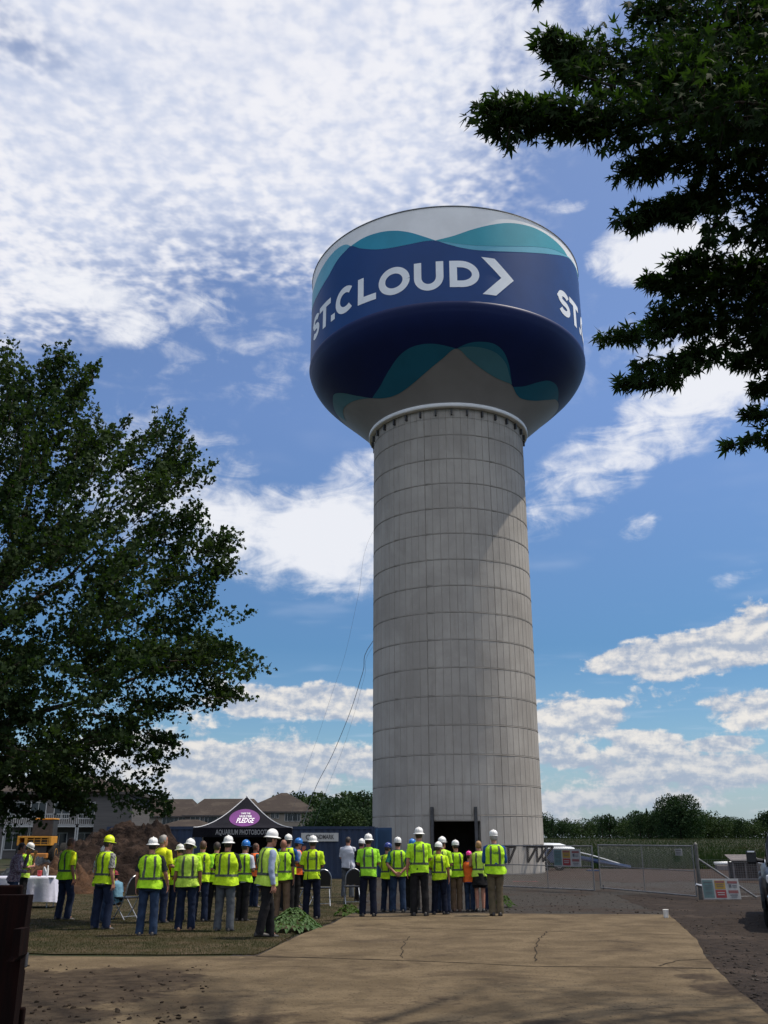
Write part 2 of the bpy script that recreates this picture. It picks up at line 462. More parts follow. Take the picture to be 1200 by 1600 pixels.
# concrete
def concrete_mat(name, c1, c2, stain, sc_=1.2, earth=None):
    m = bpy.data.materials.new(name); m.use_nodes = True; nt = m.node_tree; b = NB(nt); bs = nt.nodes['Principled BSDF']
    bs.inputs['Roughness'].default_value = .95; bs.inputs['Specular IOR Level'].default_value = .10
    g = nt.nodes.new('ShaderNodeNewGeometry'); p = g.outputs['Position']
    mp = nt.nodes.new('ShaderNodeMapping'); mp.inputs['Scale'].default_value = (.85, 1.15, 1); nt.links.new(p, mp.inputs[0])
    a = b.smooth(b.noise(p, sc_, 8, .62, .4), .36, .66)
    c = b.mix(a, c1, c2)
    s1 = b.smooth(b.noise(mp.outputs[0], .8, 7, .6, .8), .50, .68)
    c = b.mix(s1 * .55, c, stain)
    s2 = b.smooth(b.noise(p, 30, 3, .6), .30, .42)
    c = b.mix(s2, tuple(q * .6 for q in stain), c)
    s3 = b.smooth(b.noise(mp.outputs[0], 2.7, 6, .6, 1.2), .60, .72)
    c = b.mix(s3 * .6, c, tuple(q * 1.25 for q in c2))
    if earth:
        sp = nt.nodes.new('ShaderNodeSeparateXYZ'); nt.links.new(p, sp.inputs[0]); ex, ey = b.val(sp.outputs[0]), b.val(sp.outputs[1]); tot = None
        for cx, cy, rx, ry, am in earth:
            q = ((ex - cx) * (ex - cx)) * (1 / rx ** 2) + ((ey - cy) * (ey - cy)) * (1 / ry ** 2); v = (1.0 - q).mx(-.4) * am
            tot = v if tot is None else tot.mx(v)
        msk = b.smooth(tot + (b.noise(p, 1.6, 7, .62, .5) - .5) * 1.7 + (b.noise(p, 14, 4, .6) - .5) * .5, .05, .40)
        ec = b.mix(b.smooth(b.noise(p, 5, 8, .65), .36, .66), (.028, .020, .014), (.058, .043, .029))
        c = b.mix(msk * .92, c, ec)
    nt.links.new(c, bs.inputs['Base Color'])
    bn = nt.nodes.new('ShaderNodeBump'); bn.inputs['Distance'].default_value = .012
    nt.links.new((b.noise(p, 60, 4, .7) * .4 + b.noise(p, 6, 5, .6)).s, bn.inputs['Height']); nt.links.new(bn.outputs[0], bs.inputs['Normal'])
    return m


SLAB_Z = .09
def epx(x, y, rx, ry, am):
    g = G(x, y, SLAB_Z); return (g.x, g.y, abs(G(x + rx, y, SLAB_Z).x - g.x), abs(G(x, y - ry, SLAB_Z).y - g.y), am)
SLABM = concrete_mat('driveway_concrete', (.090, .067, .040), (.138, .104, .063), (.036, .026, .018), 1.2,
                     [epx(60, 1545, 250, 32, 1.0), epx(160, 1530, 160, 20, 1.0), epx(40, 1590, 150, 20, .9), epx(690, 1562, 60, 8, .4), epx(880, 1600, 300, 10, .3), epx(1130, 1540, 60, 30, .4), epx(420, 1600, 200, 22, .3)])
slab_far = [G(548, 1428, SLAB_Z), G(700, 1427, SLAB_Z), G(900, 1428, SLAB_Z), G(1045, 1429, SLAB_Z), G(1062, 1444, SLAB_Z), G(1086, 1466, SLAB_Z), G(1100, 1490, SLAB_Z), G(1116, 1512, SLAB_Z), G(1150, 1545, SLAB_Z),
            G(1185, 1572, SLAB_Z), G(1240, 1620, SLAB_Z)]
slab = [tuple(p)[:2] for p in slab_far] + [(4.2, 5), (4.2, -5), (-9, -5), (-14, 12)] + [tuple(G(*p, SLAB_Z))[:2] for p in [(-300, 1496), (40, 1493), (200, 1495), (400, 1494), (430, 1480), (470, 1460), (520, 1442)]]
slab_r = rag(slab, .3, .035, 9)
mb = MB(); mb.prism(slab_r, -.02, SLAB_Z); o = mb.build('driveway', SLABM); o['kind'] = 'structure'
# joints and cracks: thin dark strips sunk look, laid 4 mm above
CRACK = mat('crack_dirt', (.026, .020, .014), 1)
def crack(pts, w, amp, seed, mb):
    P = [G(x, y, SLAB_Z + .004) for x, y in pts]; q = []
    for i in range(len(P) - 1):
        k = max(2, int((P[i + 1] - P[i]).length / .12))
        for j in range(k): q.append(P[i].lerp(P[i + 1], j / k))
    q.append(P[-1]); L = []; Rr = []
    for i, p in enumerate(q):
        n = mnoise.noise_vector(Vector((p.x * 2.2, p.y * 2.2, seed))) * amp + mnoise.noise_vector(Vector((p.x * 9, p.y * 9, seed))) * amp * .8
        p = p + Vector((n.x, n.y, 0)); t = (q[min(i + 1, len(q) - 1)] - q[max(i - 1, 0)]).normalized(); s_ = Vector((-t.y, t.x, 0))
        ww = w * .62 * (.45 + 1.0 * abs(mnoise.noise(Vector((p.x * 3, p.y * 3, seed + 5)))))
        L.append(p + s_ * ww); Rr.append(p - s_ * ww)
    mb.add(L + Rr, [(i + len(L), i + len(L) + 1, i + 1, i) for i in range(len(L) - 1)])


mb = MB()
crack([(610, 1450), (760, 1452), (900, 1456), (1072, 1461)], .040, .015, 1, mb)
crack([(400, 1494), (520, 1497), (700, 1503), (840, 1510), (1020, 1511), (1112, 1513)], .042, .02, 2, mb)
crack([(852, 1455), (845, 1468), (836, 1480), (838, 1502)], .022, .05, 3, mb)
crack([(640, 1463), (628, 1480), (628, 1496)], .018, .05, 4, mb)
crack([(1112, 1498), (1060, 1500), (1030, 1509)], .03, .05, 5, mb)
crack([(950, 1578), (1060, 1573), (1180, 1575)], .014, .05, 6, mb)
o = mb.build('driveway_cracks', CRACK); o['kind'] = 'structure'
SPILL = mat('spread_earth', (.024, .017, .012), 1, (.045, .034, .024), 2.2, 8, .03, 12, obj=False, contrast=(.38, .62))
# clods and pebbles lying about (one countless scatter)
rng = np.random.default_rng(4)
def clods(name, n, region, smin, smax, z, m, seed):
    rg = np.random.default_rng(seed); base = []
    t = (1 + 5 ** .5) / 2
    ico = np.array([(-1, t, 0), (1, t, 0), (-1, -t, 0), (1, -t, 0), (0, -1, t), (0, 1, t), (0, -1, -t), (0, 1, -t), (t, 0, -1), (t, 0, 1), (-t, 0, -1), (-t, 0, 1)]) / 1.9
    fi = np.array([(0, 11, 5), (0, 5, 1), (0, 1, 7), (0, 7, 10), (0, 10, 11), (1, 5, 9), (5, 11, 4), (11, 10, 2), (10, 7, 6), (7, 1, 8), (3, 9, 4), (3, 4, 2), (3, 2, 6), (3, 6, 8), (3, 8, 9), (4, 9, 5), (2, 4, 11), (6, 2, 10), (8, 6, 7), (9, 8, 1)])
    P = region(rg, n); s_ = smin + (smax - smin) * rg.random(n) ** 3
    V = ico[None] * (1 + .35 * rg.standard_normal((n, 12, 1))) * s_[:, None, None]; V[..., 2] *= .55
    V[..., 0] += P[:, 0, None]; V[..., 1] += P[:, 1, None]; V[..., 2] += z + s_[:, None] * .2
    Fc = fi[None] + (np.arange(n) * 12)[:, None, None]
    o = link(name, np_mesh(name, V.reshape(-1, 3), Fc.reshape(-1, 3)), m); return o


def reg_px(x0, x1, y0, y1, z=0.0):
    def f(rg, n):
        return np.array([tuple(G(x0 + (x1 - x0) * rg.random(), y0 + (y1 - y0) * rg.random(), z)) for _ in range(n)])
    return f


tag(clods('clods', 380, reg_px(-60, 330, 1508, 1600, SLAB_Z), .003, .028, SLAB_Z, SPILL, 1), 'loose brown clods of earth scattered over the left of the driveway', 'dirt clods', kind='stuff')
tag(clods('gravel_stones', 5000, reg_px(740, 1250, 1368, 1640), .006, .028, .008, mat('stone', (.06, .052, .045), .9, (.025, .021, .018), 3, obj=False), 2), 'loose grey stones scattered over the gravel lot', 'gravel', kind='stuff')

# grass blades
def blades(name, poly, n, h0, h1, w, m, seed, zf=None, lean=.5, dens=None):
    rg = np.random.default_rng(seed); P = np.array([(p[0], p[1]) for p in poly]); lo = P.min(0); hi = P.max(0)
    pts = []
    tot = 0
    while tot < n:
        q = lo + (hi - lo) * rg.random((n * 2, 2)); q = q[inside_np(q, poly)]
        if dens is not None: q = q[dens(q, rg)]
        pts.append(q); tot += len(q)
        if len(q) == 0: break
    q = np.concatenate(pts)[:n]; n = len(q)
    a = rg.random(n) * 2 * math.pi; h = h0 + (h1 - h0) * rg.random(n); l = rg.random(n) * lean * h; b = rg.random(n) * 2 * math.pi
    z = np.zeros(n) if zf is None else np.array([zf(x, y) for x, y in q])
    dx = np.cos(a) * w / 2; dy = np.sin(a) * w / 2
    V = np.zeros((n, 3, 3)); V[:, 0] = np.stack([q[:, 0] - dx, q[:, 1] - dy, z], 1); V[:, 1] = np.stack([q[:, 0] + dx, q[:, 1] + dy, z], 1)
    V[:, 2] = np.stack([q[:, 0] + np.cos(b) * l, q[:, 1] + np.sin(b) * l, z + h], 1)
    return link(name, np_mesh(name, V.reshape(-1, 3), np.arange(n * 3).reshape(-1, 3)), m)


GRASS = mat('grass_blade', (.025, .034, .010), .95, (.082, .060, .032), 1.1, 7, obj=False, contrast=(.44, .58), transl=.25, third=(.045, .038, .018), tscale=.45)
def ldens(q, rg):
    d = np.hypot(q[:, 0], q[:, 1]); return rg.random(len(q)) < np.clip((19.0 / d) ** 2, .08, 1)
near_lawn = [tuple(G(*p))[:2] for p in [(-150, 1494), (40, 1491), (200, 1493), (400, 1493), (432, 1479), (470, 1459), (520, 1441), (552, 1427)]] + [(-.7, 26), (-.5, 33), (-.3, 46), (-22, 46), (-12, 20)]
tag(blades('grass', near_lawn, 230000, .018, .050, .011, GRASS, 5, None, .8, ldens), 'short mown green and straw-coloured grass of the lawn', 'grass', kind='stuff')
CROP = mat('crop_leaf', (.014, .027, .010), .9, (.024, .037, .013), .25, 4, spec=.08, obj=False, transl=.25, third=(.036, .034, .018), tscale=.06)
fpoly = [(2, 62), (24, 61), (44, 70), (120, 170), (150, 320), (-20, 320), (-6, 80)]
tag(blades('field_crop', fpoly, 90000, .12, .38, .09, CROP, 6, gz, .5, lambda q, rg: rg.random(len(q)) < np.clip((75 / np.hypot(q[:, 0], q[:, 1])) ** 2, .1, 1)), 'dark green crop standing in the field behind the gate', 'crop', kind='stuff')
weed_poly = [(10.8, 60), (24, 58), (40, 62), (44, 70), (2, 66)]
tag(blades('field_weeds', weed_poly, 9000, .3, .75, .10, CROP, 8), 'tall green weeds along the near edge of the field', 'weeds', kind='stuff')

# ================================================================== water tower
TD = 54.0; TAZ = R(4.22); TC = Vector((TD * math.sin(TAZ), TD * math.cos(TAZ), 0)); A0 = math.atan2(-TC.y, -TC.x)
PR = 4.60; NP = 68; DA = 360.0 / NP
tower = empty('water_tower', TC, 0, 'tall concrete water tower with a painted blue and white tank reading ST.CLOUD', 'water tower')


def tp(r, deg, z):
    a = A0 + R(deg); return Vector((r * math.cos(a), r * math.sin(a), z))


def tower_concrete():
    m = bpy.data.materials.new('tower_concrete'); m.use_nodes = True; nt = m.node_tree; b = NB(nt); bs = nt.nodes['Principled BSDF']
    bs.inputs['Roughness'].default_value = .88; bs.inputs['Specular IOR Level'].default_value = .2
    tc = nt.nodes.new('ShaderNodeTexCoord'); p = tc.outputs['Object']
    at = nt.nodes.new('ShaderNodeAttribute'); at.attribute_name = 'tone'; tone = b.val(at.outputs['Fac'])
    mp = nt.nodes.new('ShaderNodeMapping'); mp.inputs['Scale'].default_value = (1, 1, .12); nt.links.new(p, mp.inputs[0])
    a = b.smooth(b.noise(p, .35, 6, .6, .3), .35, .68)
    c = b.mix(a, (.305, .281, .248), (.392, .364, .322))
    st = b.smooth(b.noise(mp.outputs[0], 3.0, 6, .65), .50, .72)
    c = b.mix(st * .35, c, (.235, .207, .172))
    c = b.mix(b.smooth(b.noise(p, 5, 6, .7), .58, .75) * .35, c, (.44, .42, .39))
    c2 = b.mix(tone, (.88, .88, .885), (1.08, 1.08, 1.08))
    c = b.mul(c, c2)
    nt.links.new(c, bs.inputs['Base Color'])
    bn = nt.nodes.new('ShaderNodeBump'); bn.inputs['Distance'].default_value = .01
    nt.links.new((b.noise(p, 22, 5, .65) + b.noise(mp.outputs[0], 9, 4, .6)).s, bn.inputs['Height']); nt.links.new(bn.outputs[0], bs.inputs['Normal'])
    return m


TCON = tower_concrete()
JOINTM = mat('joint_concrete', (.29, .268, .237), .95, (.24, .22, .19), 1.3, 6, contrast=(.4, .6))
def pedestal():
    rnd = random.Random(3); V = []; Fc = []; tones = []; mi = []
    def quad(p, t, k=0):
        n = len(V); V.extend(p); Fc.append(range(n, n + 4)); tones.append(t); mi.append(k)
    zs = [0.0] + [2.79 + 1.478 * k for k in range(15)] + [25.35]
    d0 = -17.2
    for i in range(len(zs) - 1):
        ct = rnd.random() * .3
        for k in range(NP):
            a0 = d0 + k * DA; a1 = a0 + DA; z0, z1 = zs[i], zs[i + 1]
            if i == 0 and k < 6: z0 = 2.52
            t = .3 + ct + rnd.random() * .4
            heavy0 = (k % 9 == 0); g = .32 if not heavy0 else .55; cg = .16; depth = (.009 + .008 * rnd.random()) if not heavy0 else .032
            zg = .032; zc = .028
            o_ = [tp(PR - .012, a0, z0), tp(PR - .012, a1, z0), tp(PR - .012, a1, z1), tp(PR - .012, a0, z1)]
            b1 = [tp(PR - depth, a0 + g * .5, z0 + zg), tp(PR - .010, a1 - .16, z0 + zg), tp(PR - .010, a1 - .16, z1 - zg), tp(PR - depth, a0 + g * .5, z1 - zg)]
            c1 = [tp(PR, a0 + g * .5 + cg, z0 + zg + zc), tp(PR, a1 - .16 - cg, z0 + zg + zc), tp(PR, a1 - .16 - cg, z1 - zg - zc), tp(PR, a0 + g * .5 + cg, z1 - zg - zc)]
            for j in range(4):
                j2 = (j + 1) % 4
                quad([o_[j], o_[j2], b1[j2], b1[j]], .3, 1)
                quad([b1[j], b1[j2], c1[j2], c1[j]], t, 0)
            quad(c1, t, 0)
        # ring joint lip
        if i > 0:
            z = zs[i]; n = NP * 2
            for k in range(n):
                a = d0 + 360 * k / n; a2 = d0 + 360 * (k + 1) / n
                rr = PR + .003 + .010 * rnd.random()
                quad([tp(PR - .016, a, z - .022), tp(PR - .016, a2, z - .022), tp(rr, a2, z - .008), tp(rr, a, z - .008)], .3, 1)
                quad([tp(rr, a, z - .008), tp(rr, a2, z - .008), tp(rr, a2, z + .008), tp(rr, a, z + .008)], .5, 1)
                quad([tp(rr, a, z + .008), tp(rr, a2, z + .008), tp(PR - .016, a2, z + .022), tp(PR - .016, a, z + .022)], .9, 0)
    me = bpy.data.meshes.new('pedestal'); me.from_pydata([tuple(v) for v in V], [], [list(f) for f in Fc]); me.update()
    me.attributes.new('tone', 'FLOAT', 'FACE').data.foreach_set('value', tones)
    o = link('pedestal', me, [TCON, JOINTM], tower); me.polygons.foreach_set('material_index', mi)
    # jambs, lintel and inner wall round the door opening
    mb = MB(); e0, e1 = d0, d0 + 6 * DA
    for e in (e0, e1):
        mb.add([tp(PR - .025, e, 0), tp(PR - .4, e, 0), tp(PR - .4, e, 2.52), tp(PR - .025, e, 2.52)], [(0, 1, 2, 3)])
    for k in range(6):
        a, a2 = e0 + k * DA, e0 + (k + 1) * DA
        mb.add([tp(PR - .025, a, 2.521), tp(PR - .025, a2, 2.521), tp(PR - .4, a2, 2.521), tp(PR - .4, a, 2.521)], [(0, 1, 2, 3)])
    n = 62
    for k in range(n):
        a = e1 + (360 - 6 * DA) * k / n; a2 = e1 + (360 - 6 * DA) * (k + 1) / n
        mb.add([tp(PR - .4, a, 0), tp(PR - .4, a2, 0), tp(PR - .4, a2, 25), tp(PR - .4, a, 25)], [(0, 1, 2, 3)])
    for k in range(6):
        a, a2 = e0 + k * DA, e0 + (k + 1) * DA
        mb.add([tp(PR - .4, a, 2.52), tp(PR - .4, a2, 2.52), tp(PR - .4, a2, 25), tp(PR - .4, a, 25)], [(0, 1, 2, 3)])
    mb.build('door_opening', JOINTM, tower)
    # low footing
    mb = MB(); mb.lathe((0, 0, 0), [(PR + .12, .0), (PR + .12, .10), (PR + .04, .13)], 96, cap=False); 
    DARKST = mat('dark_steel', (.014, .012, .011), .9, (.03, .024, .02), 8)
    for e in (-15.3, 11.5):
        m2 = MB(); p = tp(PR + .09, e, 0); rot = A0 + R(e)
        m2.box(p + Vector((0, 0, 1.6)), (.12, .012, 3.2), rot); m2.box(p + tp(.06, e, 1.6), (.012, .14, 3.2), rot); m2.box(p + tp(-.06, e, 1.6), (.012, .14, 3.2), rot)
        m2.build('guide_post', mat('guide_steel', (.07, .07, .075), .7, (.045, .045, .045), 6), tower)
    for e in (33, 49.5, 61, 71):
        m2 = MB(); z = 1.32; q0 = tp(PR + .02, e, z); q1 = tp(PR + .62, e, z); q2 = tp(PR + .02, e, z - .75)
        m2.tube([q0, q1], .065, 4); m2.tube([q1, q2], .065, 4); m2.tube([q0, q2], .065, 4); m2.tube([tp(PR + .02, e - 4, z + .04), tp(PR + .02, e + 4, z + .04)], .05, 4)
        m2.build('wall_bracket', DARKST, tower)


pedestal()

TANK_R = 8.66
prof = [(4.85, 25.35), (5.6, 26.1), (6.7, 27.1), (7.5, 27.8), (8.2, 28.5), (8.6, 29.15), (8.73, 29.6), (8.665, 29.72), (8.66, 36.0)]
cum = [0.0]
for i in range(len(prof) - 1): cum.append(cum[-1] + math.hypot(prof[i + 1][0] - prof[i][0], prof[i + 1][1] - prof[i][1]))
# smoothed lower bowl
def pv(v):
    """profile (radius, height) at arc length v"""
    v = max(0.0, min(cum[-1], v))
    for i in range(len(cum) - 1):
        if v <= cum[i + 1]: break
    def lin(v):
        v = max(0.0, min(cum[-1], v)); j = 0
        while j < len(cum) - 2 and v > cum[j + 1]: j += 1
        t = (v - cum[j]) / (cum[j + 1] - cum[j]); return (prof[j][0] + t * (prof[j + 1][0] - prof[j][0]), prof[j][1] + t * (prof[j + 1][1] - prof[j][1]))
    if v > 5.95: return lin(v)
    w = min(.45, v, 5.95 - v); q = [lin(v + w * k) for k in (-1, -.5, 0, .5, 1)]
    wt = (1, 2, 3, 2, 1); s_ = 9.0
    return sum(a[0] * k for a, k in zip(q, wt)) / s_, sum(a[1] * k for a, k in zip(q, wt)) / s_


def tv(deg, v, off=0.0):
    r, z = pv(v); r1, z1 = pv(v - .05 if v > VK + .06 or v <= VK else v); r2, z2 = pv(v + .05 if v < VK - .06 or v > VK else v)
    dr, dz = r2 - r1, z2 - z1; L = math.hypot(dr, dz) or 1; nr, nz = dz / L, -dr / L
    return tp(r + nr * off, deg, z + nz * off)


def paint(name, col, rough=.38):
    return mat(name, col, max(rough, .5), tuple(c * .90 for c in col), .5, 5, .002, 1.5, spec=.28)


P_WHITE = paint('tank_white', (.86, .86, .85)); P_NAVY = paint('tank_navy', (.006, .050, .190), .35); P_NAVYD = P_NAVY
P_TEAL = paint('tank_teal', (.02, .28, .41)); P_TEAL2 = paint('tank_teal_green', (.045, .34, .42)); P_LIGHT = paint('tank_light_blue', (.13, .43, .56))
P_LET = paint('tank_lettering', (.85, .88, .90), .5)
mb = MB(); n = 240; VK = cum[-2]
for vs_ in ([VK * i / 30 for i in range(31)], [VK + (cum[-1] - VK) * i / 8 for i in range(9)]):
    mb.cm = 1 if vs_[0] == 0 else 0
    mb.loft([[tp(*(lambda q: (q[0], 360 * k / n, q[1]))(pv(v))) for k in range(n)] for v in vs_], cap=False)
o = mb.build('tank_shell', [P_WHITE, paint('bowl_grey_shaded', (.27, .258, .25), .5)], tower, True)  # grey bowl paint, with the underside's shade put into its colour
# roof dome and thin rim
mb = MB(); mb.loft([[tp(r, 360 * k / n, z) for k in range(n)] for r, z in [(8.66, 36.0), (8.67, 36.01), (8.64, 36.03), (8.55, 36.06), (7, 36.9), (5, 37.5), (2.5, 37.9), (.3, 38.0)]], cap=False)
mb.build('roof', P_WHITE, tower, True)
mb = MB(); mb.loft([[tp(r, 360 * k / n, z) for k in range(n)] for r, z in [(8.67, 35.93), (8.705, 35.93), (8.705, 35.965), (8.67, 35.97)]], cap=False)
mb.build('rim', mat('rim_dark', (.10, .11, .14), .5), tower)
# neck ring, its bolts, ladder gap
mb = MB(); mb.loft([[tp(r, 360 * k / n, z) for k in range(n)] for r, z in [(4.62, 25.12), (4.86, 25.12), (4.91, 25.16), (4.91, 25.34), (4.85, 25.38)]], cap=False)
mb.build('neck_ring', P_WHITE, tower, True)
mb = MB(); mb.loft([[tp(r, 360 * k / n, z) for k in range(n)] for r, z in [(4.55, 25.12), (4.50, 24.9), (4.50, 24.6), (4.62, 24.55)]], cap=False)
mb.build('shadow_gap', JOINTM, tower)
DK = mat('bracket_steel', (.03, .03, .03), .6)
for k in range(32):
    a = k * 11.25 + 3
    m2 = MB(); m2.box(tp(4.68, a, 24.86), (.16, .09, .34), A0 + R(a)); m2.build('anchor', DK, tower)

# painted waves: strips between two curves given as (angle, arc length)
def crv(pts):
    # Catmull-Rom through monotone angles
    P = sorted(pts)
    def f(a):
        if a <= P[0][0]: return P[0][1]
        if a >= P[-1][0]: return P[-1][1]
        for i in range(len(P) - 1):
            if a <= P[i + 1][0]: break
        p1, p2 = P[i], P[i + 1]; p0 = P[i - 1] if i > 0 else p1; p3 = P[i + 2] if i + 2 < len(P) else p2
        h = p2[0] - p1[0]; t = (a - p1[0]) / h
        m1 = (p2[1] - p0[1]) / max(1e-6, (p2[0] - p0[0])) * h; m2 = (p3[1] - p1[1]) / max(1e-6, (p3[0] - p1[0])) * h
        return (2 * t ** 3 - 3 * t * t + 1) * p1[1] + (t ** 3 - 2 * t * t + t) * m1 + (-2 * t ** 3 + 3 * t * t) * p2[1] + (t ** 3 - t * t) * m2
    return f


def band(name, lo, hi, a0, a1, off, m, parent=tower, step=.5):
    mb = MB(); k = int(round((a1 - a0) / step)); cols = []
    for i in range(k + 1):
        a = a0 + (a1 - a0) * i / k; l, h = lo(a), hi(a); h = max(h, l + .002)
        cols.append((a, l, h))
    rows = max(2, int(max(h - l for _, l, h in cols) / .12))
    vs = [tv(a, l + (h - l) * j / rows, off) for a, l, h in cols for j in range(rows + 1)]
    fs = [(i * (rows + 1) + j, (i + 1) * (rows + 1) + j, (i + 1) * (rows + 1) + j + 1, i * (rows + 1) + j + 1) for i in range(k) for j in range(rows)]
    mb.add(vs, fs); return mb.build(name, m, parent, True)


navytop = [(-180, 10.6), (-150, 11.3), (-120, 10.0), (-100, 10.2), (-80, 9.9), (-66, 9.85), (-54.5, 10.18), (-47, 10.81), (-42, 11.06), (-39, 11.16), (-33.8, 10.64), (-26.5, 10.14), (-19.8, 9.93), (-12.8, 9.9), (-6.8, 9.95), (-2.8, 9.92),
           (1.8, 9.64), (7.5, 9.39), (14.3, 9.32), (24.8, 9.53), (36.5, 10.0), (46.8, 10.55), (56.5, 11.16), (63, 11.5), (72.8, 11.6), (80.5, 11.39), (100, 10.4), (130, 9.9), (160, 10.3), (180, 10.6)]
navybot = [(-180, 2.0), (-150, 1.3), (-120, 2.6), (-92, 3.1), (-79.5, 3.2), (-73.5, 3.22), (-67, 2.84), (-58.8, 2.09), (-48.8, 1.38), (-39, 1.02), (-29.5, 1.02), (-19.5, 1.38), (-9.8, 2.0), (-1.5, 2.68), (4.8, 3.24), (10.8, 2.68), (18, 2.16), (26.3, 1.79),
           (33.2, 1.66), (38.5, 1.6), (45.5, 1.19), (51.8, 1.1), (62.8, 1.45), (73.2, 2.1), (81.2, 2.65), (100, 3.0), (130, 2.6), (160, 2.2), (180, 2.0)]
NT, NBt = crv(navytop), crv(navybot)
P_NAVYD = paint('bowl_navy_shaded', (.004, .014, .085), .5)  # darker copy of the band navy, shade of the underside in the colour
band('navy_band', lambda a: VK + .001, NT, -180, 180, .006, P_NAVY)
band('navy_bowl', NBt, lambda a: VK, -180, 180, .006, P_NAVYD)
band('blue_wave', NT, crv([(-100, 10.6), (-80.5, 11.1), (-72, 11.05), (-66, 11.2), (-59.8, 11.37), (-52.8, 11.56), (-47, 11.63), (-42.2, 11.51), (-39, 11.17)]), -100, -39, .012, P_LIGHT)
band('teal_wave', NT, crv([(-39, 11.16), (-32.5, 11.28), (-25.2, 11.23), (-18.8, 11.04), (-12.8, 10.71), (-7.8, 10.32), (-2.8, 9.93)]), -39, -2.8, .012, P_TEAL)
t3l = crv([(-2.8, 9.93), (1.8, 9.78), (6.5, 9.65), (13.5, 9.62), (21.5, 9.79), (30.5, 10.13), (39.5, 10.57), (47, 10.95), (54.5, 11.25), (60.3, 11.49), (66, 11.62), (78, 11.75), (95, 11.2)])
band('light_wave', NT, t3l, -2.8, 95, .012, P_LIGHT)
band('green_wave', t3l, crv([(-2.8, 9.93), (3.7, 10.18), (11.8, 10.71), (18.8, 11.14), (25.2, 11.48), (32.2, 11.7), (40, 11.81), (49.2, 11.77), (56.8, 11.65), (60.3, 11.49)]), -2.8, 60.3, .018, P_TEAL2)
# bowl waves
P_BT = paint('bowl_teal_shaded', (.012, .135, .215), .5); P_BL = paint('bowl_light_shaded', (.07, .21, .26), .5)  # teal and light blue darkened too, for the shade below the knuckle
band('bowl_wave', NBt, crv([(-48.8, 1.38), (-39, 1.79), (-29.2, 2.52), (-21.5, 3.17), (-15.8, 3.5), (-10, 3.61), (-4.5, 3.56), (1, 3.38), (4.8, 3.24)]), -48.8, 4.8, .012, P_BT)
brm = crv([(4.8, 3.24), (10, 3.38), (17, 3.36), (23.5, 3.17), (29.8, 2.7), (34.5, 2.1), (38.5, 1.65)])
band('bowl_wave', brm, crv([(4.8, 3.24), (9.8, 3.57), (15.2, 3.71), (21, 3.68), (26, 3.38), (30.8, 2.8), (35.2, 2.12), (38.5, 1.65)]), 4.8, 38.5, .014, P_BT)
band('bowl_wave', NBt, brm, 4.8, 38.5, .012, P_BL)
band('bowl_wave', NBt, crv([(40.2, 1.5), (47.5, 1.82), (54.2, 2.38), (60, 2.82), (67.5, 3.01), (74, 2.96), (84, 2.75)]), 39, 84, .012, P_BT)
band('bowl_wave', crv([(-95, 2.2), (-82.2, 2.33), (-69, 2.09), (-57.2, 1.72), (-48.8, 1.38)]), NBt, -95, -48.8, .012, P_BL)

# lettering as strips along stroke paths; x in metres along the drum, y = arc length
K = 1 / (TANK_R * math.pi / 180)
def stroke(mb, path, w, a0, y0, off=.02, miter=None):
    P = [Vector((x, y)) for x, y in path]; L = []; Rr = []
    for i, p in enumerate(P):
        t0 = (P[i] - P[i - 1]).normalized() if i > 0 else None; t1 = (P[i + 1] - P[i]).normalized() if i < len(P) - 1 else None
        t = (t0 + t1).normalized() if t0 is not None and t1 is not None else (t0 if t1 is None else t1)
        nrm = Vector((-t.y, t.x)); k = 1.0
        if t0 is not None and t1 is not None: k = 1 / max(.35, math.sqrt((1 + t0.dot(t1)) / 2))
        L.append(p + nrm * w / 2 * k); Rr.append(p - nrm * w / 2 * k)
    f = lambda q: tv(a0 + q.x * K, y0 + q.y, off)
    # subdivide along
    for i in range(len(P) - 1):
        n = max(1, int((P[i + 1] - P[i]).length / .12)); vs = []
        for j in range(n + 1):
            t = j / n; l = L[i].lerp(L[i + 1], t); r = Rr[i].lerp(Rr[i + 1], t)
            for q in range(4): vs.append(f(r.lerp(l, q / 3)))
        mb.add(vs, [(j * 4 + q, (j + 1) * 4 + q, (j + 1) * 4 + q + 1, j * 4 + q + 1) for j in range(n) for q in range(3)])


def arc(cx, cy, rx, ry, a0, a1, n=24): return [(cx + rx * math.cos(R(a0 + (a1 - a0) * i / n)), cy + ry * math.sin(R(a0 + (a1 - a0) * i / n))) for i in range(n + 1)]
H_ = 1.70; W_ = .42
def letter_S(mb, a, y):
    w = 1.38; rx = (w - W_) / 2; cx = w / 2; r1 = (H_ - W_) / 4
    p = arc(cx, H_ - W_ / 2 - r1, rx, r1, 25, 180, 14) + [(cx - rx, H_ - W_ / 2 - r1)] + arc(cx, H_ - W_ / 2 - r1, rx, r1, 180, 262, 8)[1:]
    q = arc(cx, W_ / 2 + r1, rx, r1, 82, 0, 8) + arc(cx, W_ / 2 + r1, rx, r1, 0, -155, 14)[1:]
    stroke(mb, p + q, W_ * .92, a, y)
def letter_T(mb, a, y):
    w = 1.5; stroke(mb, [(0, H_ - W_ / 2 + .02), (w, H_ - W_ / 2 + .02)], W_ * .9, a, y); stroke(mb, [(w / 2, 0), (w / 2, H_ - W_ + .04)], W_, a, y)
def letter_dot(mb, a, y): stroke(mb, [(.2, 0), (.2, .42)], .42, a, y)
def letter_C(mb, a, y):
    r = (H_ + .06 - W_) / 2; stroke(mb, arc(r + W_ / 2, H_ / 2, r, r, 48, 312, 30), W_, a, y)
def letter_L(mb, a, y): stroke(mb, [(W_ / 2, H_), (W_ / 2, W_)], W_, a, y); stroke(mb, [(0, W_ / 2), (1.28, W_ / 2)], W_, a, y)
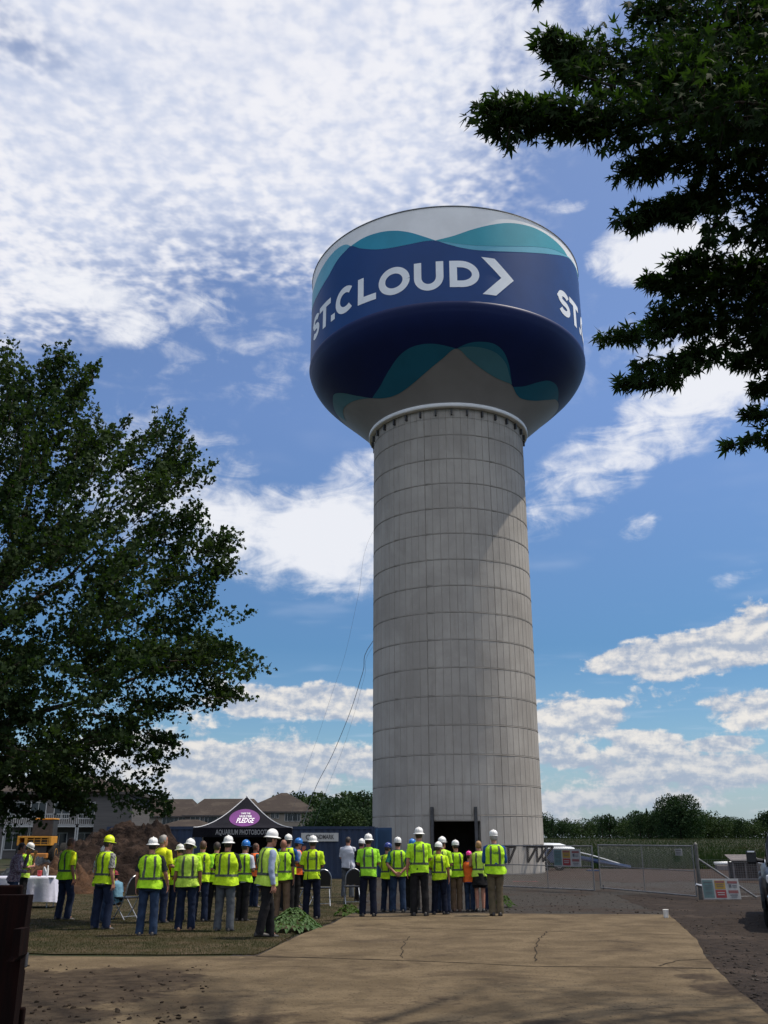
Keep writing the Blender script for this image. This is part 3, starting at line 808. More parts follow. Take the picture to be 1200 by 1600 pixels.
def letter_O(mb, a, y):
    r = (H_ + .08 - W_) / 2; rx = (1.90 - W_) / 2; stroke(mb, arc(.95, H_ / 2, rx, r, 0, 360, 40), W_, a, y)
def letter_U(mb, a, y):
    rx = (1.66 - W_) / 2; cy = .62 + W_ / 2; stroke(mb, [(W_ / 2, H_)] + arc(W_ / 2 + rx, cy - .1, rx, .66, 180, 360, 22) + [(W_ / 2 + 2 * rx, H_)], W_, a, y)
def letter_D(mb, a, y):
    rx = 1.02; ry = (H_ - W_) / 2; stroke(mb, [(W_ / 2, 0), (W_ / 2, H_)], W_, a, y)
    stroke(mb, [(W_, H_ - W_ / 2), (.45, H_ - W_ / 2)] + arc(.62, H_ / 2, .84, ry, 90, -90, 22) + [(.45, W_ / 2), (W_, W_ / 2)], W_, a, y, .024)
def letter_V(mb, a, y):
    w = 1.92; hh = 2.40; t = .62
    f = lambda x_, y_: tv(a + x_ * K, y - .36 + y_, .02)
    for s_ in (0, 1):
        y0, y1 = (0, hh / 2) if s_ == 0 else (hh, hh / 2); vs = []; n = 12
        for i in range(n + 1):
            k = i / n; yy = y0 + (y1 - y0) * k
            xl = (w - t - .16) * k; xr = t + .16 + (w - t - .16) * k
            for q in range(5): vs.append(f(xl + (xr - xl) * q / 4, yy))
        fs = [(i * 5 + q, i * 5 + q + 1, (i + 1) * 5 + q + 1, (i + 1) * 5 + q) for i in range(n) for q in range(4)]
        if s_ == 1: fs = [tuple(reversed(q)) for q in fs]
        mb.add(vs, fs)


for base in (0, 120, -120):
    for nm, fn, a in (('letter', letter_S, -70.3), ('letter', letter_T, -61.2), ('full_stop', letter_dot, -50.8), ('letter', letter_C, -47.6), ('letter', letter_L, -34.9), ('letter', letter_O, -25.3), ('letter', letter_U, -11.1), ('letter', letter_D, 2.1), ('arrow_sign', letter_V, 14.2)):
        m2 = MB(); fn(m2, a + base, 6.84); m2.build(nm, P_LET, tower)

# rigging lines from the tower down to the left
CABLE = mat('cable_grey', (.20, .20, .22), .6)
def cable(pts, w, label):
    P = [A(x, y, d) for x, y, d in pts]; base = P[0].copy(); top = TC + tp(PR, 180, P[-1].z + 4); P.append(top)
    # smooth the polyline
    Q = []
    for i in range(len(P) - 1):
        p0, p1, p2, p3 = P[max(i - 1, 0)], P[i], P[i + 1], P[min(i + 2, len(P) - 1)]
        for j in range(6):
            t = j / 6; Q.append(.5 * ((2 * p1) + (p2 - p0) * t + (2 * p0 - 5 * p1 + 4 * p2 - p3) * t * t + (3 * p1 - p0 - 3 * p2 + p3) * t ** 3))
    Q.append(P[-1]); Q[0].z = max(0, Q[0].z)
    tag(MB().tube(Q, w, 5).build('cable', CABLE), label, 'cable', 'cables hanging from the tower')


cable([(462, 1325, 78), (490, 1238, 77), (520, 1178, 75), (548, 1110, 72), (567, 1050, 69), (582, 1003, 66)], .022, 'thickest sagging cable running from the ground to the tower')
cable([(440, 1325, 80), (467, 1235, 79), (497, 1150, 77), (520, 1080, 74), (540, 1020, 71), (560, 930, 68), (583, 830, 65)], .007, 'thin cable left of the thickest cable beside the tower')
cable([(480, 1325, 78), (508, 1240, 77), (535, 1172, 75), (555, 1110, 72), (570, 1055, 69), (583, 1010, 66)], .007, 'thin cable between the thickest cable and the tower wall')

# ================================================================== trees
def leaf_mat(name, c1, c2, tr=.3, rough=.8):
    m = bpy.data.materials.new(name); m.use_nodes = True; nt = m.node_tree; b = NB(nt); bs = nt.nodes['Principled BSDF']
    bs.inputs['Roughness'].default_value = rough; bs.inputs['Specular IOR Level'].default_value = .12
    g = nt.nodes.new('ShaderNodeNewGeometry')
    f = b.smooth(b.noise(g.outputs['Position'], .55, 2, .5), .35, .65)
    rnd = b.val(g.outputs['Random Per Island'])
    c = b.mix(f * .5 + rnd * .5, c1, c2)
    nt.links.new(c, bs.inputs['Base Color'])
    t = nt.nodes.new('ShaderNodeBsdfTranslucent'); nt.links.new(b.mul(c, (1.6, 1.9, .6)), t.inputs[0])
    mx = nt.nodes.new('ShaderNodeMixShader'); mx.inputs[0].default_value = tr
    nt.links.new(bs.outputs[0], mx.inputs[1]); nt.links.new(t.outputs[0], mx.inputs[2]); nt.links.new(mx.outputs[0], nt.nodes['Material Output'].inputs[0])
    return m


STAR = np.array([(0, 0), (0, 1.1), (.13, .62), (.15, .24), (.62, .74), (.42, .28), (.24, .02), (.50, -.12), (.16, -.16), (0, -.22), (-.16, -.16), (-.50, -.12), (-.24, .02), (-.42, .28), (-.62, .74), (-.15, .24), (-.13, .62)])
STARF = np.array([(0, i, i + 1 if i < 16 else 1) for i in range(1, 17)])
OVAL = np.array([(0, -.5), (.42, .0), (0, .65), (-.42, .0)])
OVALF = np.array([(0, 1, 2), (0, 2, 3)])
SPIKY = np.array([(0, -.4), (.5, -.15), (.55, .35), (.2, .25), (0, .75), (-.2, .25), (-.55, .35), (-.5, -.15)])
SPIKYF = np.array([(0, 1, 3), (1, 2, 3), (0, 3, 4), (0, 4, 5), (0, 5, 7), (5, 6, 7)])


def leaves(name, P, tipdir, size, rg, shape, faces, m, parent, spread=.9, fold=.18):
    """P (n,3) leaf positions, tipdir (n,3) preferred tip direction"""
    n = len(P); t = tipdir + spread * rg.standard_normal((n, 3)); t /= np.linalg.norm(t, axis=1)[:, None]
    q = rg.standard_normal((n, 3)); s_ = np.cross(t, q); s_ /= np.linalg.norm(s_, axis=1)[:, None]; nn = np.cross(t, s_)
    sz = size * (.5 + .85 * rg.random(n)); k = len(shape)
    u = shape[:, 0][None, :, None]; v = shape[:, 1][None, :, None]
    V = P[:, None, :] + sz[:, None, None] * (u * s_[:, None, :] + v * t[:, None, :] - fold * np.abs(u) * nn[:, None, :] - .12 * v * v * nn[:, None, :])
    Fc = faces[None] + (np.arange(n) * k)[:, None, None]
    o = link(name, np_mesh(name, V.reshape(-1, 3), Fc.reshape(-1, 3)), m, parent); return o


def limb(mb, pts, r0, r1, n=7, jit=0.0, seed=0, sub=5):
    P = [Vector(p) for p in pts]; Q = []
    for i in range(len(P) - 1):
        p0, p1, p2, p3 = P[max(i - 1, 0)], P[i], P[i + 1], P[min(i + 2, len(P) - 1)]
        for j in range(sub):
            t = j / sub; q = .5 * ((2 * p1) + (p2 - p0) * t + (2 * p0 - 5 * p1 + 4 * p2 - p3) * t * t + (3 * p1 - p0 - 3 * p2 + p3) * t ** 3)
            if jit: q = q + mnoise.noise_vector(q * .8 + Vector((seed, 0, 0))) * jit
            Q.append(q)
    Q.append(P[-1]); k = len(Q) - 1
    mb.tube(Q, [r0 + (r1 - r0) * (i / k) ** .8 for i in range(k + 1)], n); return Q


# ---- left maple, standing about 22 m off; leaf tufts fill the volume behind its outline
LEAF_L = leaf_mat('maple_leaf_green', (.012, .027, .010), (.034, .054, .018), .25)
def left_tree():
    rg = np.random.default_rng(21); rnd = random.Random(5); D0 = 22.0
    base = A(-95, 1500, D0); base.z = 0
    root = empty('maple_tree', base, 0, 'large green maple filling the left side, its crown hanging over the dirt mound', 'tree')
    inv = -base
    crop = [(-900, -60), (-500, -220), (-200, -60), (-60, 20), (18, 52), (45, 75), (60, 125), (105, 118), (135, 130), (155, 85), (215, 60), (240, 75), (210, 140), (275, 128), (325, 112), (322, 185), (262, 225), (290, 262), (350, 248), (335, 300), (400, 275), (440, 265), (470, 312), (545, 285), (610, 275),
            (635, 320), (600, 375), (690, 405), (738, 438), (705, 480), (735, 522), (650, 535), (680, 590), (630, 645), (700, 650), (790, 632), (755, 685), (812, 700), (785, 760), (828, 790), (780, 815), (690, 830), (740, 880), (685, 875), (712, 925), (775, 945), (835, 940), (815, 985), (770, 1015), (838, 1055), (790, 1085), (860, 1120),
            (930, 1122), (880, 1160), (850, 1195), (770, 1185), (828, 1270), (745, 1240), (690, 1190), (630, 1230), (650, 1285), (590, 1300), (580, 1395), (545, 1405), (565, 1450), (540, 1550), (600, 1610), (480, 1610), (380, 1590), (300, 1600), (200, 1620), (100, 1640), (-60, 1650), (-300, 1650), (-700, 1620), (-1000, 1300), (-1100, 600)]
    S = 2.163; poly = [(x / S, 520 + y / S) for x, y in crop]
    PA = np.array(poly)
    holes = [(10, 840, 14), (17, 925, 13), (62, 800, 9), (62, 1080, 12), (66, 1105, 12), (100, 895, 8), (66, 905, 9), (190, 780, 7), (160, 1190, 13), (180, 1210, 10), (220, 1205, 15), (150, 1130, 10), (235, 1150, 8), (275, 1130, 12), (300, 1150, 9), (75, 980, 8), (130, 1160, 8), (225, 1240, 10), (300, 900, 7), (250, 800, 6), (205, 600, 0), (240, 990, 6), (100, 700, 6), (205, 835, 6)]
    cen = A(-120, 1010, D0)
    # limbs
    tb = MB()
    trunk_top = A(-110, 1050, D0)
    limb(tb, [base + inv, base + inv + Vector((0, 0, 2)), trunk_top - base, A(-60, 800, D0) - base, A(-20, 620, D0) - base], .34, .05, 10, .1, 1)
    ends = [((-105, 1130), (-20, 1000), (60, 935), (170, 850)), ((-105, 1180), (0, 1130), (130, 1090), (270, 1040)), ((-105, 1080), (-10, 930), (30, 830), (60, 700)), ((-100, 1200), (20, 1180), (120, 1165), (240, 1130)), ((-105, 1120), (-30, 960), (40, 880), (120, 780)), ((-105, 1220), (-20, 1240), (80, 1250), (180, 1235)), ((-105, 1100), (-200, 900), (-330, 780)), ((-105, 1180), (-260, 1120), (-380, 1050))]
    spines = []
    for i, e in enumerate(ends):
        dz = rnd.uniform(-1.8, 1.8); pts = [A(p[0], p[1], D0 + dz * j / 2.0) - base for j, p in enumerate(e)]
        q = limb(tb, pts, .13, .02, 7, .15, i); spines.append(q)
    # clusters
    n = 0; C = []; Dr = []
    target = 2150
    while n < target:
        x = rg.uniform(-470, 440); y = rg.uniform(440, 1315)
        if x < -60 and rg.random() < .45: continue
        if not inside((x, y), poly): continue
        if y > 1215 and x > 200 and rg.random() < .2: continue
        if any((x - hx) ** 2 + (y - hy) ** 2 < (hr + 9) ** 2 for hx, hy, hr in holes): continue
        g = mnoise.noise(Vector((x / 42, y / 42, 0)))
        if g < -.06 and rg.random() < .85: continue
        dd = np.min(np.hypot(PA[:, 0] - x, PA[:, 1] - y)); th = min(1.0, dd / 120) * 3.6 + .35
        p = A(x, y, D0 + rg.uniform(-th, th)); d = (p - cen); d.z += .3 * d.length
        d = d.normalized(); C.append(p - base); Dr.append(d); n += 1
    C = np.array([tuple(c) for c in C]); Dr = np.array([tuple(c) for c in Dr])
    # each tuft: 30 leaves along a twig pointing outwards
    m = 60; nC = len(C); tt = rg.random((nC, m)) - .62; L = (.65 + .75 * rg.random(nC))[:, None]
    off = rg.standard_normal((nC, m, 3)) * (.062 * (1.1 - tt))[..., None]
    dirs = Dr + .35 * rg.standard_normal((nC, 3)); dirs /= np.linalg.norm(dirs, axis=1)[:, None]
    P = C[:, None, :] + dirs[:, None, :] * (tt * L)[..., None] + off
    tip = np.repeat(dirs, m, axis=0) * .5 + np.array([0, 0, -.25])
    leaves('crown', P.reshape(-1, 3), tip, .086, rg, SPIKY, SPIKYF, LEAF_L, root, .7)
    for i in range(0, nC, 2):
        c = Vector(C[i]); d = Vector(dirs[i]); tb.tube([c - d * .65, c - d * .1, c + d * .25], [.014, .009, .004], 3, cap=False)
    tb.build('trunk', BARK, root, True)


left_tree()

LEAF_R = leaf_mat('silver_maple_leaf', (.009, .020, .007), (.024, .046, .012), .36)
def right_tree():
    rg = np.random.default_rng(8); base = Vector((6.6, 6.0, 0))
    root = empty('maple_tree', base, 0, 'dark maple overhanging the upper right corner with pointed drooping leaves', 'tree')
    tb = MB(); top = Vector((6.4, 6.4, 4.2)); limb(tb, [Vector((0, 0, 0)), Vector((-.05, .05, 2)), top - base, Vector((6.6, 6.8, 9)) - base, Vector((6.9, 7.6, 13)) - base, Vector((7.4, 9.0, 16.6)) - base], .30, .05, 10, .08, 2)
    # (polyline px, envelope radius px start->end, distance start->end)
    B = [([(1240, 175), (1080, 185), (960, 190), (860, 185), (752, 180)], 75, 26, 7.2, 6.6, 1.0), ([(905, 190), (850, 180), (770, 165)], 30, 22, 6.8, 6.6, .7), ([(800, 195), (793, 235)], 16, 8, 6.6, 6.6, .8), ([(1260, 60), (1080, 85), (960, 100), (900, 92), (848, 62)], 75, 16, 7.8, 6.9, .95),
         ([(960, 140), (915, 125), (872, 108)], 30, 22, 7, 7, .9), ([(1260, 0), (1120, 20), (1000, 15)], 70, 26, 8.2, 7.6, 1.1), ([(1260, 130), (1120, 125), (1000, 130)], 70, 60, 7.5, 7.2, 1.1),
         ([(1260, 250), (1130, 240), (1040, 250), (968, 268)], 50, 16, 7.6, 7.0, 1.0), ([(1260, 300), (1130, 295), (1060, 320), (970, 345)], 46, 16, 8.0, 7.2, 1.0), ([(1120, 290), (1080, 330), (1010, 335)], 34, 16, 7.6, 7.3, .9),
         ([(1130, 330), (1110, 360), (1100, 385)], 26, 12, 7.6, 7.4, .9), ([(1260, 350), (1210, 350), (1150, 372)], 40, 20, 8.0, 7.8, 1.0), ([(1260, 425), (1150, 425), (1050, 410)], 50, 18, 8.6, 8.0, 1.2),
         ([(1260, 450), (1120, 450), (1010, 440)], 46, 18, 8.4, 7.9, 1.2), ([(1230, 480), (1100, 492), (1020, 500)], 40, 26, 8.4, 8.0, 1.1), ([(1180, 500), (1050, 512), (936, 532)], 26, 10, 8.4, 7.8, 1.0), ([(1260, 520), (1160, 530), (1080, 560), (1040, 590), (968, 600)], 40, 10, 8.6, 8.0, 1.0),
         ([(1100, 545), (1050, 565), (990, 572)], 20, 8, 8.3, 8.1, .8), ([(1270, 560), (1200, 560), (1150, 565)], 44, 12, 8.6, 8.6, 1.0), ([(1260, 610), (1205, 600), (1175, 612)], 30, 8, 8.8, 8.8, 1.0), ([(1260, 645), (1200, 648), (1158, 645)], 24, 8, 9, 8.8, 1.0), ([(1260, 680), (1190, 685), (1130, 698)], 22, 8, 9, 8.8, 1.0),
         ([(1260, 215), (1190, 200), (1120, 205)], 44, 30, 8, 8, .9), ([(1250, 330), (1200, 300), (1160, 250)], 40, 30, 8, 8, .6), ([(1262, 400), (1215, 440), (1195, 500), (1200, 560)], 40, 26, 8.6, 8.8, .9),
         ([(870, -20), (850, -8), (835, 2)], 14, 5, 6.8, 6.8, .8), ([(1260, 60), (1150, 50), (1040, 60)], 60, 50, 8.4, 8, .8), ([(1260, 160), (1130, 170), (1020, 170)], 60, 40, 8.2, 7.8, .7)]
    P = []; T = []; LINKS = []
    for i, (pts, r0, r1, d0, d1, dens) in enumerate(B):
        k = len(pts) - 1; W = [A(p[0], p[1], d0 + (d1 - d0) * j / k) for j, p in enumerate(pts)]
        if W[0].z > 4.5 and pts[0][0] >= 1180: LINKS.append((top + Vector((-.05, .1, min(3.5, max(0, W[0].z - 5.5)))), W[0]))
        Q = limb(tb, [w - base for w in ([top + Vector((-.05, .1, min(3.5, max(0, W[0].z - 5.5))))] if W[0].z > 4.5 and pts[0][0] >= 1180 else []) + W], .017, .004, 5, .05, i, 6)
        Lpx = sum(math.hypot(pts[j + 1][0] - pts[j][0], pts[j + 1][1] - pts[j][1]) for j in range(k)); n = int(Lpx * (r0 + r1) * .040 * dens)
        for _ in range(n):
            t = rg.random(); s_ = t * k; j = min(int(s_), k - 1); c = W[j].lerp(W[j + 1], s_ - j); dirn = (W[j + 1] - W[j]).normalized()
            rr = (r0 + (r1 - r0) * t) * .96 / F * c.length * (1.0 + .55 * mnoise.noise(c * 2.6))
            o = Vector(rg.standard_normal(3)); o = o / o.length * (rg.random() ** .45) * rr
            o.x *= 1.0; P.append(tuple(c + o)); T.append(tuple(dirn * .55 + o * .5 / max(rr, .01) + Vector((0, 0, -.55))))
            if rg.random() < .10: tb.tube([c - base, c + o * .9 - base], [.006, .003], 3, cap=False)
    # the rest of the crown, between the frame edge and the trunk and above, which shades the ground below
    def outside(p, m=35):
        v = p - Vector((0, 0, CAMH)); Fd = v.y * math.cos(PITCH) + v.z * math.sin(PITCH)
        if Fd <= 0: return True
        px = 600 + F * v.x / Fd; py = 800 - F * (-v.y * math.sin(PITCH) + v.z * math.cos(PITCH)) / Fd
        return px > 1200 + m or py < -m or px < -m
    def clump(c, n, r, dr):
        for _ in range(n):
            p = c + Vector(rg.standard_normal(3) * np.array((r, r, r * .7)))
            if outside(p): P.append(tuple(p)); T.append((dr.x * .5, dr.y * .5, -.6))
    for a, b_ in LINKS:
        L = (b_ - a).length; d = (b_ - a).normalized()
        for k in range(int(L / .33)):
            c = a.lerp(b_, (k + rg.random()) / max(1, int(L / .33)))
            if k * .33 > .5: clump(c + Vector(rg.standard_normal(3)) * .18, 30, .20, d)
    for _ in range(260):
        a = rg.random() * 2 * math.pi; r = 3.6 * rg.random() ** .5; c = Vector((7.4 + r * math.cos(a), 6.6 + r * math.sin(a), 5.0 + 9.0 * rg.random()))
        if not outside(c, 90): continue
        ax = Vector((6.6, 6.6, c.z - .6)); tb.tube([ax - base, c - base], [.022, .006], 4, cap=False); clump(c, 55, .30, (c - ax).normalized())
    for _ in range(170):
        c = Vector((rg.uniform(3.2, 14), rg.uniform(8.0, 14.0), rg.uniform(17.6, 19.5)))
        if mnoise.noise(Vector((c.x * .45, c.y * .45, 3.3))) < -.10: continue
        ax = Vector((7.4, 9.0, 16.6)); tb.tube([ax - base, ax.lerp(c, .5) + Vector((0, 0, .3)) - base, c - base], [.05, .03, .008], 4, cap=False); clump(c, 60, .38, (c - ax).normalized())
    P = np.array(P) - np.array(tuple(base)); T = np.array(T)
    leaves('crown', P, T, .080, rg, STAR, STARF, LEAF_R, root, .6, .45)
    tb.build('trunk', BARK, root, True)


right_tree()


# ---- distant trees
FAR1 = leaf_mat('far_leaf', (.010, .026, .011), (.022, .042, .014), .12, .8)
FAR2 = leaf_mat('far_leaf_yellowish', (.018, .036, .012), (.034, .055, .018), .12, .8)
def far_tree_mesh(seed, h, w, leaf, n, trunk=.22, lobes=9, conic=False, m=FAR1):
    """returns (trunk mesh, crown mesh) of a tree of height h and crown width w"""
    rg = np.random.default_rng(seed); P = []
    if conic:
        z = rg.random(n) ** .8; r = (1 - z) * w / 2 * (.55 + .45 * rg.random(n) ** .5); a = rg.random(n) * 2 * math.pi
        P = np.stack([r * np.cos(a), r * np.sin(a), h * (.12 + .88 * z)], 1)
    else:
        cs = []
        for _ in range(lobes):
            a = rg.random() * 2 * math.pi; q = rg.random() ** .5 * w * .30; z = h * (.38 + .42 * rg.random()); cs.append((q * math.cos(a), q * math.sin(a), z, w * (.17 + .14 * rg.random())))
        cs.append((0, 0, h * .62, w * .33)); cs.append((0, 0, h * .82, w * .18))
        cs = np.array(cs); cs[:, 2] = np.minimum(cs[:, 2], h - cs[:, 3] * .85)
        wt = cs[:, 3] ** 2; idx = rg.choice(len(cs), n, p=wt / wt.sum()); d = rg.standard_normal((n, 3)); d /= np.linalg.norm(d, axis=1)[:, None]
        rr = cs[idx, 3] * (.72 + .36 * rg.random(n)); P = cs[idx, :3] + d * rr[:, None] * np.array([1, 1, .85])
        sk = rg.random(n) < .28; P[sk, 2] = h * (.03 + .45 * rg.random(sk.sum())); a_ = rg.random(sk.sum()) * 2 * math.pi; r_ = w * .5 * rg.random(sk.sum()) ** .5; P[sk, 0] = r_ * np.cos(a_); P[sk, 1] = r_ * np.sin(a_); P[:, 2] = np.clip(P[:, 2], h * .03, None)
    o = leaves('crown', P, np.tile((0, 0, .2), (n, 1)), leaf, rg, SPIKY, SPIKYF, m, None, 1.2); me = o.data; bpy.data.objects.remove(o)
    tb = MB(); tb.tube([(0, 0, 0), (.05 * w * .2, 0, h * .4), (0, 0, h * .8)], [trunk, trunk * .7, .05], 7)
    for k in range(4):
        a = k * 1.6; tb.tube([(0, 0, h * (.3 + .08 * k)), (w * .25 * math.cos(a), w * .25 * math.sin(a), h * (.5 + .09 * k))], [trunk * .5, .04], 5)
    t = tb.mesh('trunk'); t.materials.append(BARK); return t, me


def place_tree(ms, p, s, rz, name, label, group=None, cat='tree'):
    r = empty(name, p, rz, label, cat, group, s)
    for nm, me in (('trunk', ms[0]), ('crown', ms[1])):
        o = bpy.data.objects.new(nm, me); COL.objects.link(o); o.parent = r
    return r


variants = [far_tree_mesh(30 + i, 10, [12, 11, 14, 10][i], .50, 1700, .25, 8 + i, m=FAR1 if i != 2 else FAR2) for i in range(4)]
conif = far_tree_mesh(50, 10, 4.5, .32, 900, .2, conic=True)
rnd = random.Random(12)
k = 0
# photograph's tree line: (x, top y) control points, to the right of the tower
def topy(x):
    T = [(840, 1270), (850, 1268), (862, 1282), (880, 1280), (905, 1283), (925, 1281), (945, 1276), (950, 1271), (965, 1280), (985, 1276), (998, 1267), (1012, 1270), (1060, 1268), (1100, 1270), (1118, 1280), (1140, 1276), (1165, 1281), (1185, 1276), (1200, 1270), (1400, 1265)]
    for a, b_ in zip(T, T[1:]):
        if a[0] <= x <= b_[0]: return a[1] + (b_[1] - a[1]) * (x - a[0]) / (b_[0] - a[0])
    return 1275
x = 846
while x < 1330:
    row = k % 2; d = 300 + 38 * row + rnd.uniform(-8, 8); p = A(x, 1300, d); p.z = gz(p.x, p.y) - .3
    ty = topy(x) + rnd.uniform(-5, 4) + (2 if row else 0); q = A(x, ty, d); h = q.z - p.z
    cf = rnd.random() < .2; ms = conif if cf else variants[rnd.randrange(4)]
    place_tree(ms, p, h / 10 * 1.03, rnd.uniform(0, 6.28), 'conifer_tree' if cf else 'broadleaf_tree', 'small dark pointed conifer in the far tree line beyond the field' if cf else ('yellower green broadleaf tree in the far tree line beyond the field' if ms is variants[2] else 'dark round-topped broadleaf tree in the far tree line beyond the field'), 'conifers in the far tree line' if cf else 'broadleaf trees in the far tree line')
    k += 1; x += rnd.uniform(6.5, 9.5) if not cf else rnd.uniform(4, 6)
# the big round tree and its neighbours
bt = far_tree_mesh(61, 14, 16, .45, 12000, .4, 14)
for (xx, ty, d, wid, lab, sd) in [(1064, 1243, 250, 84, 'tallest round-crowned tree standing out above the right tree line', 61)]:
    p = A(xx, 1300, d); p.z = gz(p.x, p.y); q = A(xx, ty, d); place_tree(bt, p, (q.z - p.z) / 14 * 1.02, 1.0, 'round_tree', lab)
md = far_tree_mesh(62, 11, 12, .40, 3200, .3, 10)
for xx, ty, lab in [(1000, 1268, 'mid-sized dark tree just left of the tallest round-crowned tree'), (1034, 1262, 'dark bushy tree touching the left side of the tallest round-crowned tree')]:
    p = A(xx, 1300, 262); p.z = gz(p.x, p.y); q = A(xx, ty, 262); place_tree(md, p, (q.z - p.z) / 11 * 1.02, xx, 'bushy_tree', lab)
# left of the tower, behind the container
mdf = far_tree_mesh(63, 9, 10, .36, 4200, .3, 12); mdg = far_tree_mesh(64, 9, 9, .36, 3800, .3, 10, m=FAR2)
for i, (xx, ty, d, lab) in enumerate([(462, 1238, 175, 'dark dense tree rising behind the right end of the apartment roof'), (492, 1239, 170, 'dark tree between the apartment roof and the lighter bushes'), (520, 1244, 140, 'feathery lighter green tree behind the container, left of the tower'), (545, 1238, 150, 'rounded green tree behind the blue container'),
                                       (568, 1237, 145, 'dark green tree touching the left edge of the tower'), (595, 1240, 150, 'green tree half hidden behind the left edge of the tower'), (508, 1262, 120, 'low dark tree just above the blue container roof'), (540, 1266, 118, 'low bushy tree above the middle of the blue container'), (572, 1264, 120, 'low leafy tree above the right end of the blue container')]):
    p = A(xx, 1300, d); p.z = 0; q = A(xx, ty, d); place_tree([mdf, mdg][i % 2], p, (q.z) / 9 * 1.02, i * 1.3, 'leafy_tree', lab)
for i, xx in enumerate([620, 645, 670, 700, 730, 760, 790, 820]):
    d = 330; p = A(xx, 1300, d); p.z = 0; place_tree(variants[i % 4], p, 1.0, i, 'broadleaf_tree', 'dark round-topped broadleaf tree in the far tree line beyond the field', 'broadleaf trees in the far tree line')

# ================================================================== buildings
SHING = mat('roof_shingle', (.050, .040, .034), .95, (.036, .029, .025), 8, 6, .02, 5, stretch=(1, 1, 3), third=(.060, .049, .040), tscale=.4)
SIDING = mat('siding_tan', (.26, .225, .18), .85, (.22, .19, .155), 2, 4, .01, 4, stretch=(.2, .2, 8))
SIDEG = mat('siding_grey', (.12, .112, .108), .9, (.095, .09, .088), 2, 4, .01, 4, stretch=(.2, .2, 8))
TRIMW = mat('white_trim', (.40, .40, .39), .6); GLASS = mat('dark_glass', (.02, .025, .03), .12)
FASC = mat('fascia', (.07, .06, .055), .8)


def hip_block(root, cx, cy, w, d, eave, ridge, rot=0.0, over=.5, siding=SIDING, gable=False, hipk=1.0):
    M = Matrix.Rotation(rot, 3, 'Z'); c = Vector((cx, cy, 0))
    mb = MB(); mb.box(c + Vector((0, 0, eave / 2)), (w, d, eave), rot); mb.build('wall', siding, root)
    hw, hd = w / 2 + over, d / 2 + over; rl = max(.5, hw - hd * hipk) if not gable else hw
    f = lambda x, y, z: c + M @ Vector((x, y, z))
    v = [f(-hw, -hd, eave), f(hw, -hd, eave), f(hw, hd, eave), f(-hw, hd, eave), f(-rl, 0, ridge), f(rl, 0, ridge)]
    th = Vector((0, 0, .22)); v2 = [q - th for q in v[:4]]
    mb = MB(); mb.add(v, [(0, 1, 5, 4), (1, 2, 5), (2, 3, 4, 5), (3, 0, 4)]); mb.build('roof', SHING, root)
    mb = MB(); mb.add(v[:4] + v2, [(0, 4, 5, 1), (1, 5, 6, 2), (2, 6, 7, 3), (3, 7, 4, 0), (7, 6, 5, 4)]); mb.build('fascia', FASC, root)
    return f


def window(root, f, x, y, z, w, h, facing=-1, mull=1):
    """on a wall facing local -Y (or +X if facing=1)"""
    fr = MB(); gl = MB(); t = .07
    def bx(mb, cx, cz, ww, hh, dep, yo):
        for q in [0]:
            if facing == -1:
                pts = [f(cx - ww / 2, y + yo, cz - hh / 2), f(cx + ww / 2, y + yo, cz - hh / 2), f(cx + ww / 2, y + yo, cz + hh / 2), f(cx - ww / 2, y + yo, cz + hh / 2)]
                bk = [f(cx - ww / 2, y + yo + dep, cz - hh / 2), f(cx + ww / 2, y + yo + dep, cz - hh / 2), f(cx + ww / 2, y + yo + dep, cz + hh / 2), f(cx - ww / 2, y + yo + dep, cz + hh / 2)]
            mb.add(pts + bk, [(0, 1, 2, 3), (0, 4, 5, 1), (1, 5, 6, 2), (2, 6, 7, 3), (3, 7, 4, 0)])
    bx(fr, x, z + h / 2, w + t * 2, t, .1, -.1); bx(fr, x, z - h / 2, w + t * 2, t, .1, -.1); bx(fr, x - w / 2 - t / 2, z, t, h, .1, -.098); bx(fr, x + w / 2 + t / 2, z, t, h, .1, -.098)
    for k in range(mull): bx(fr, x - w / 2 + w * (k + 1) / (mull + 1), z, .05, h, .06, -.09)
    bx(gl, x, z, w, h, .03, -.05)
    o = fr.build('window', TRIMW, root); gl.build('pane', GLASS, o)


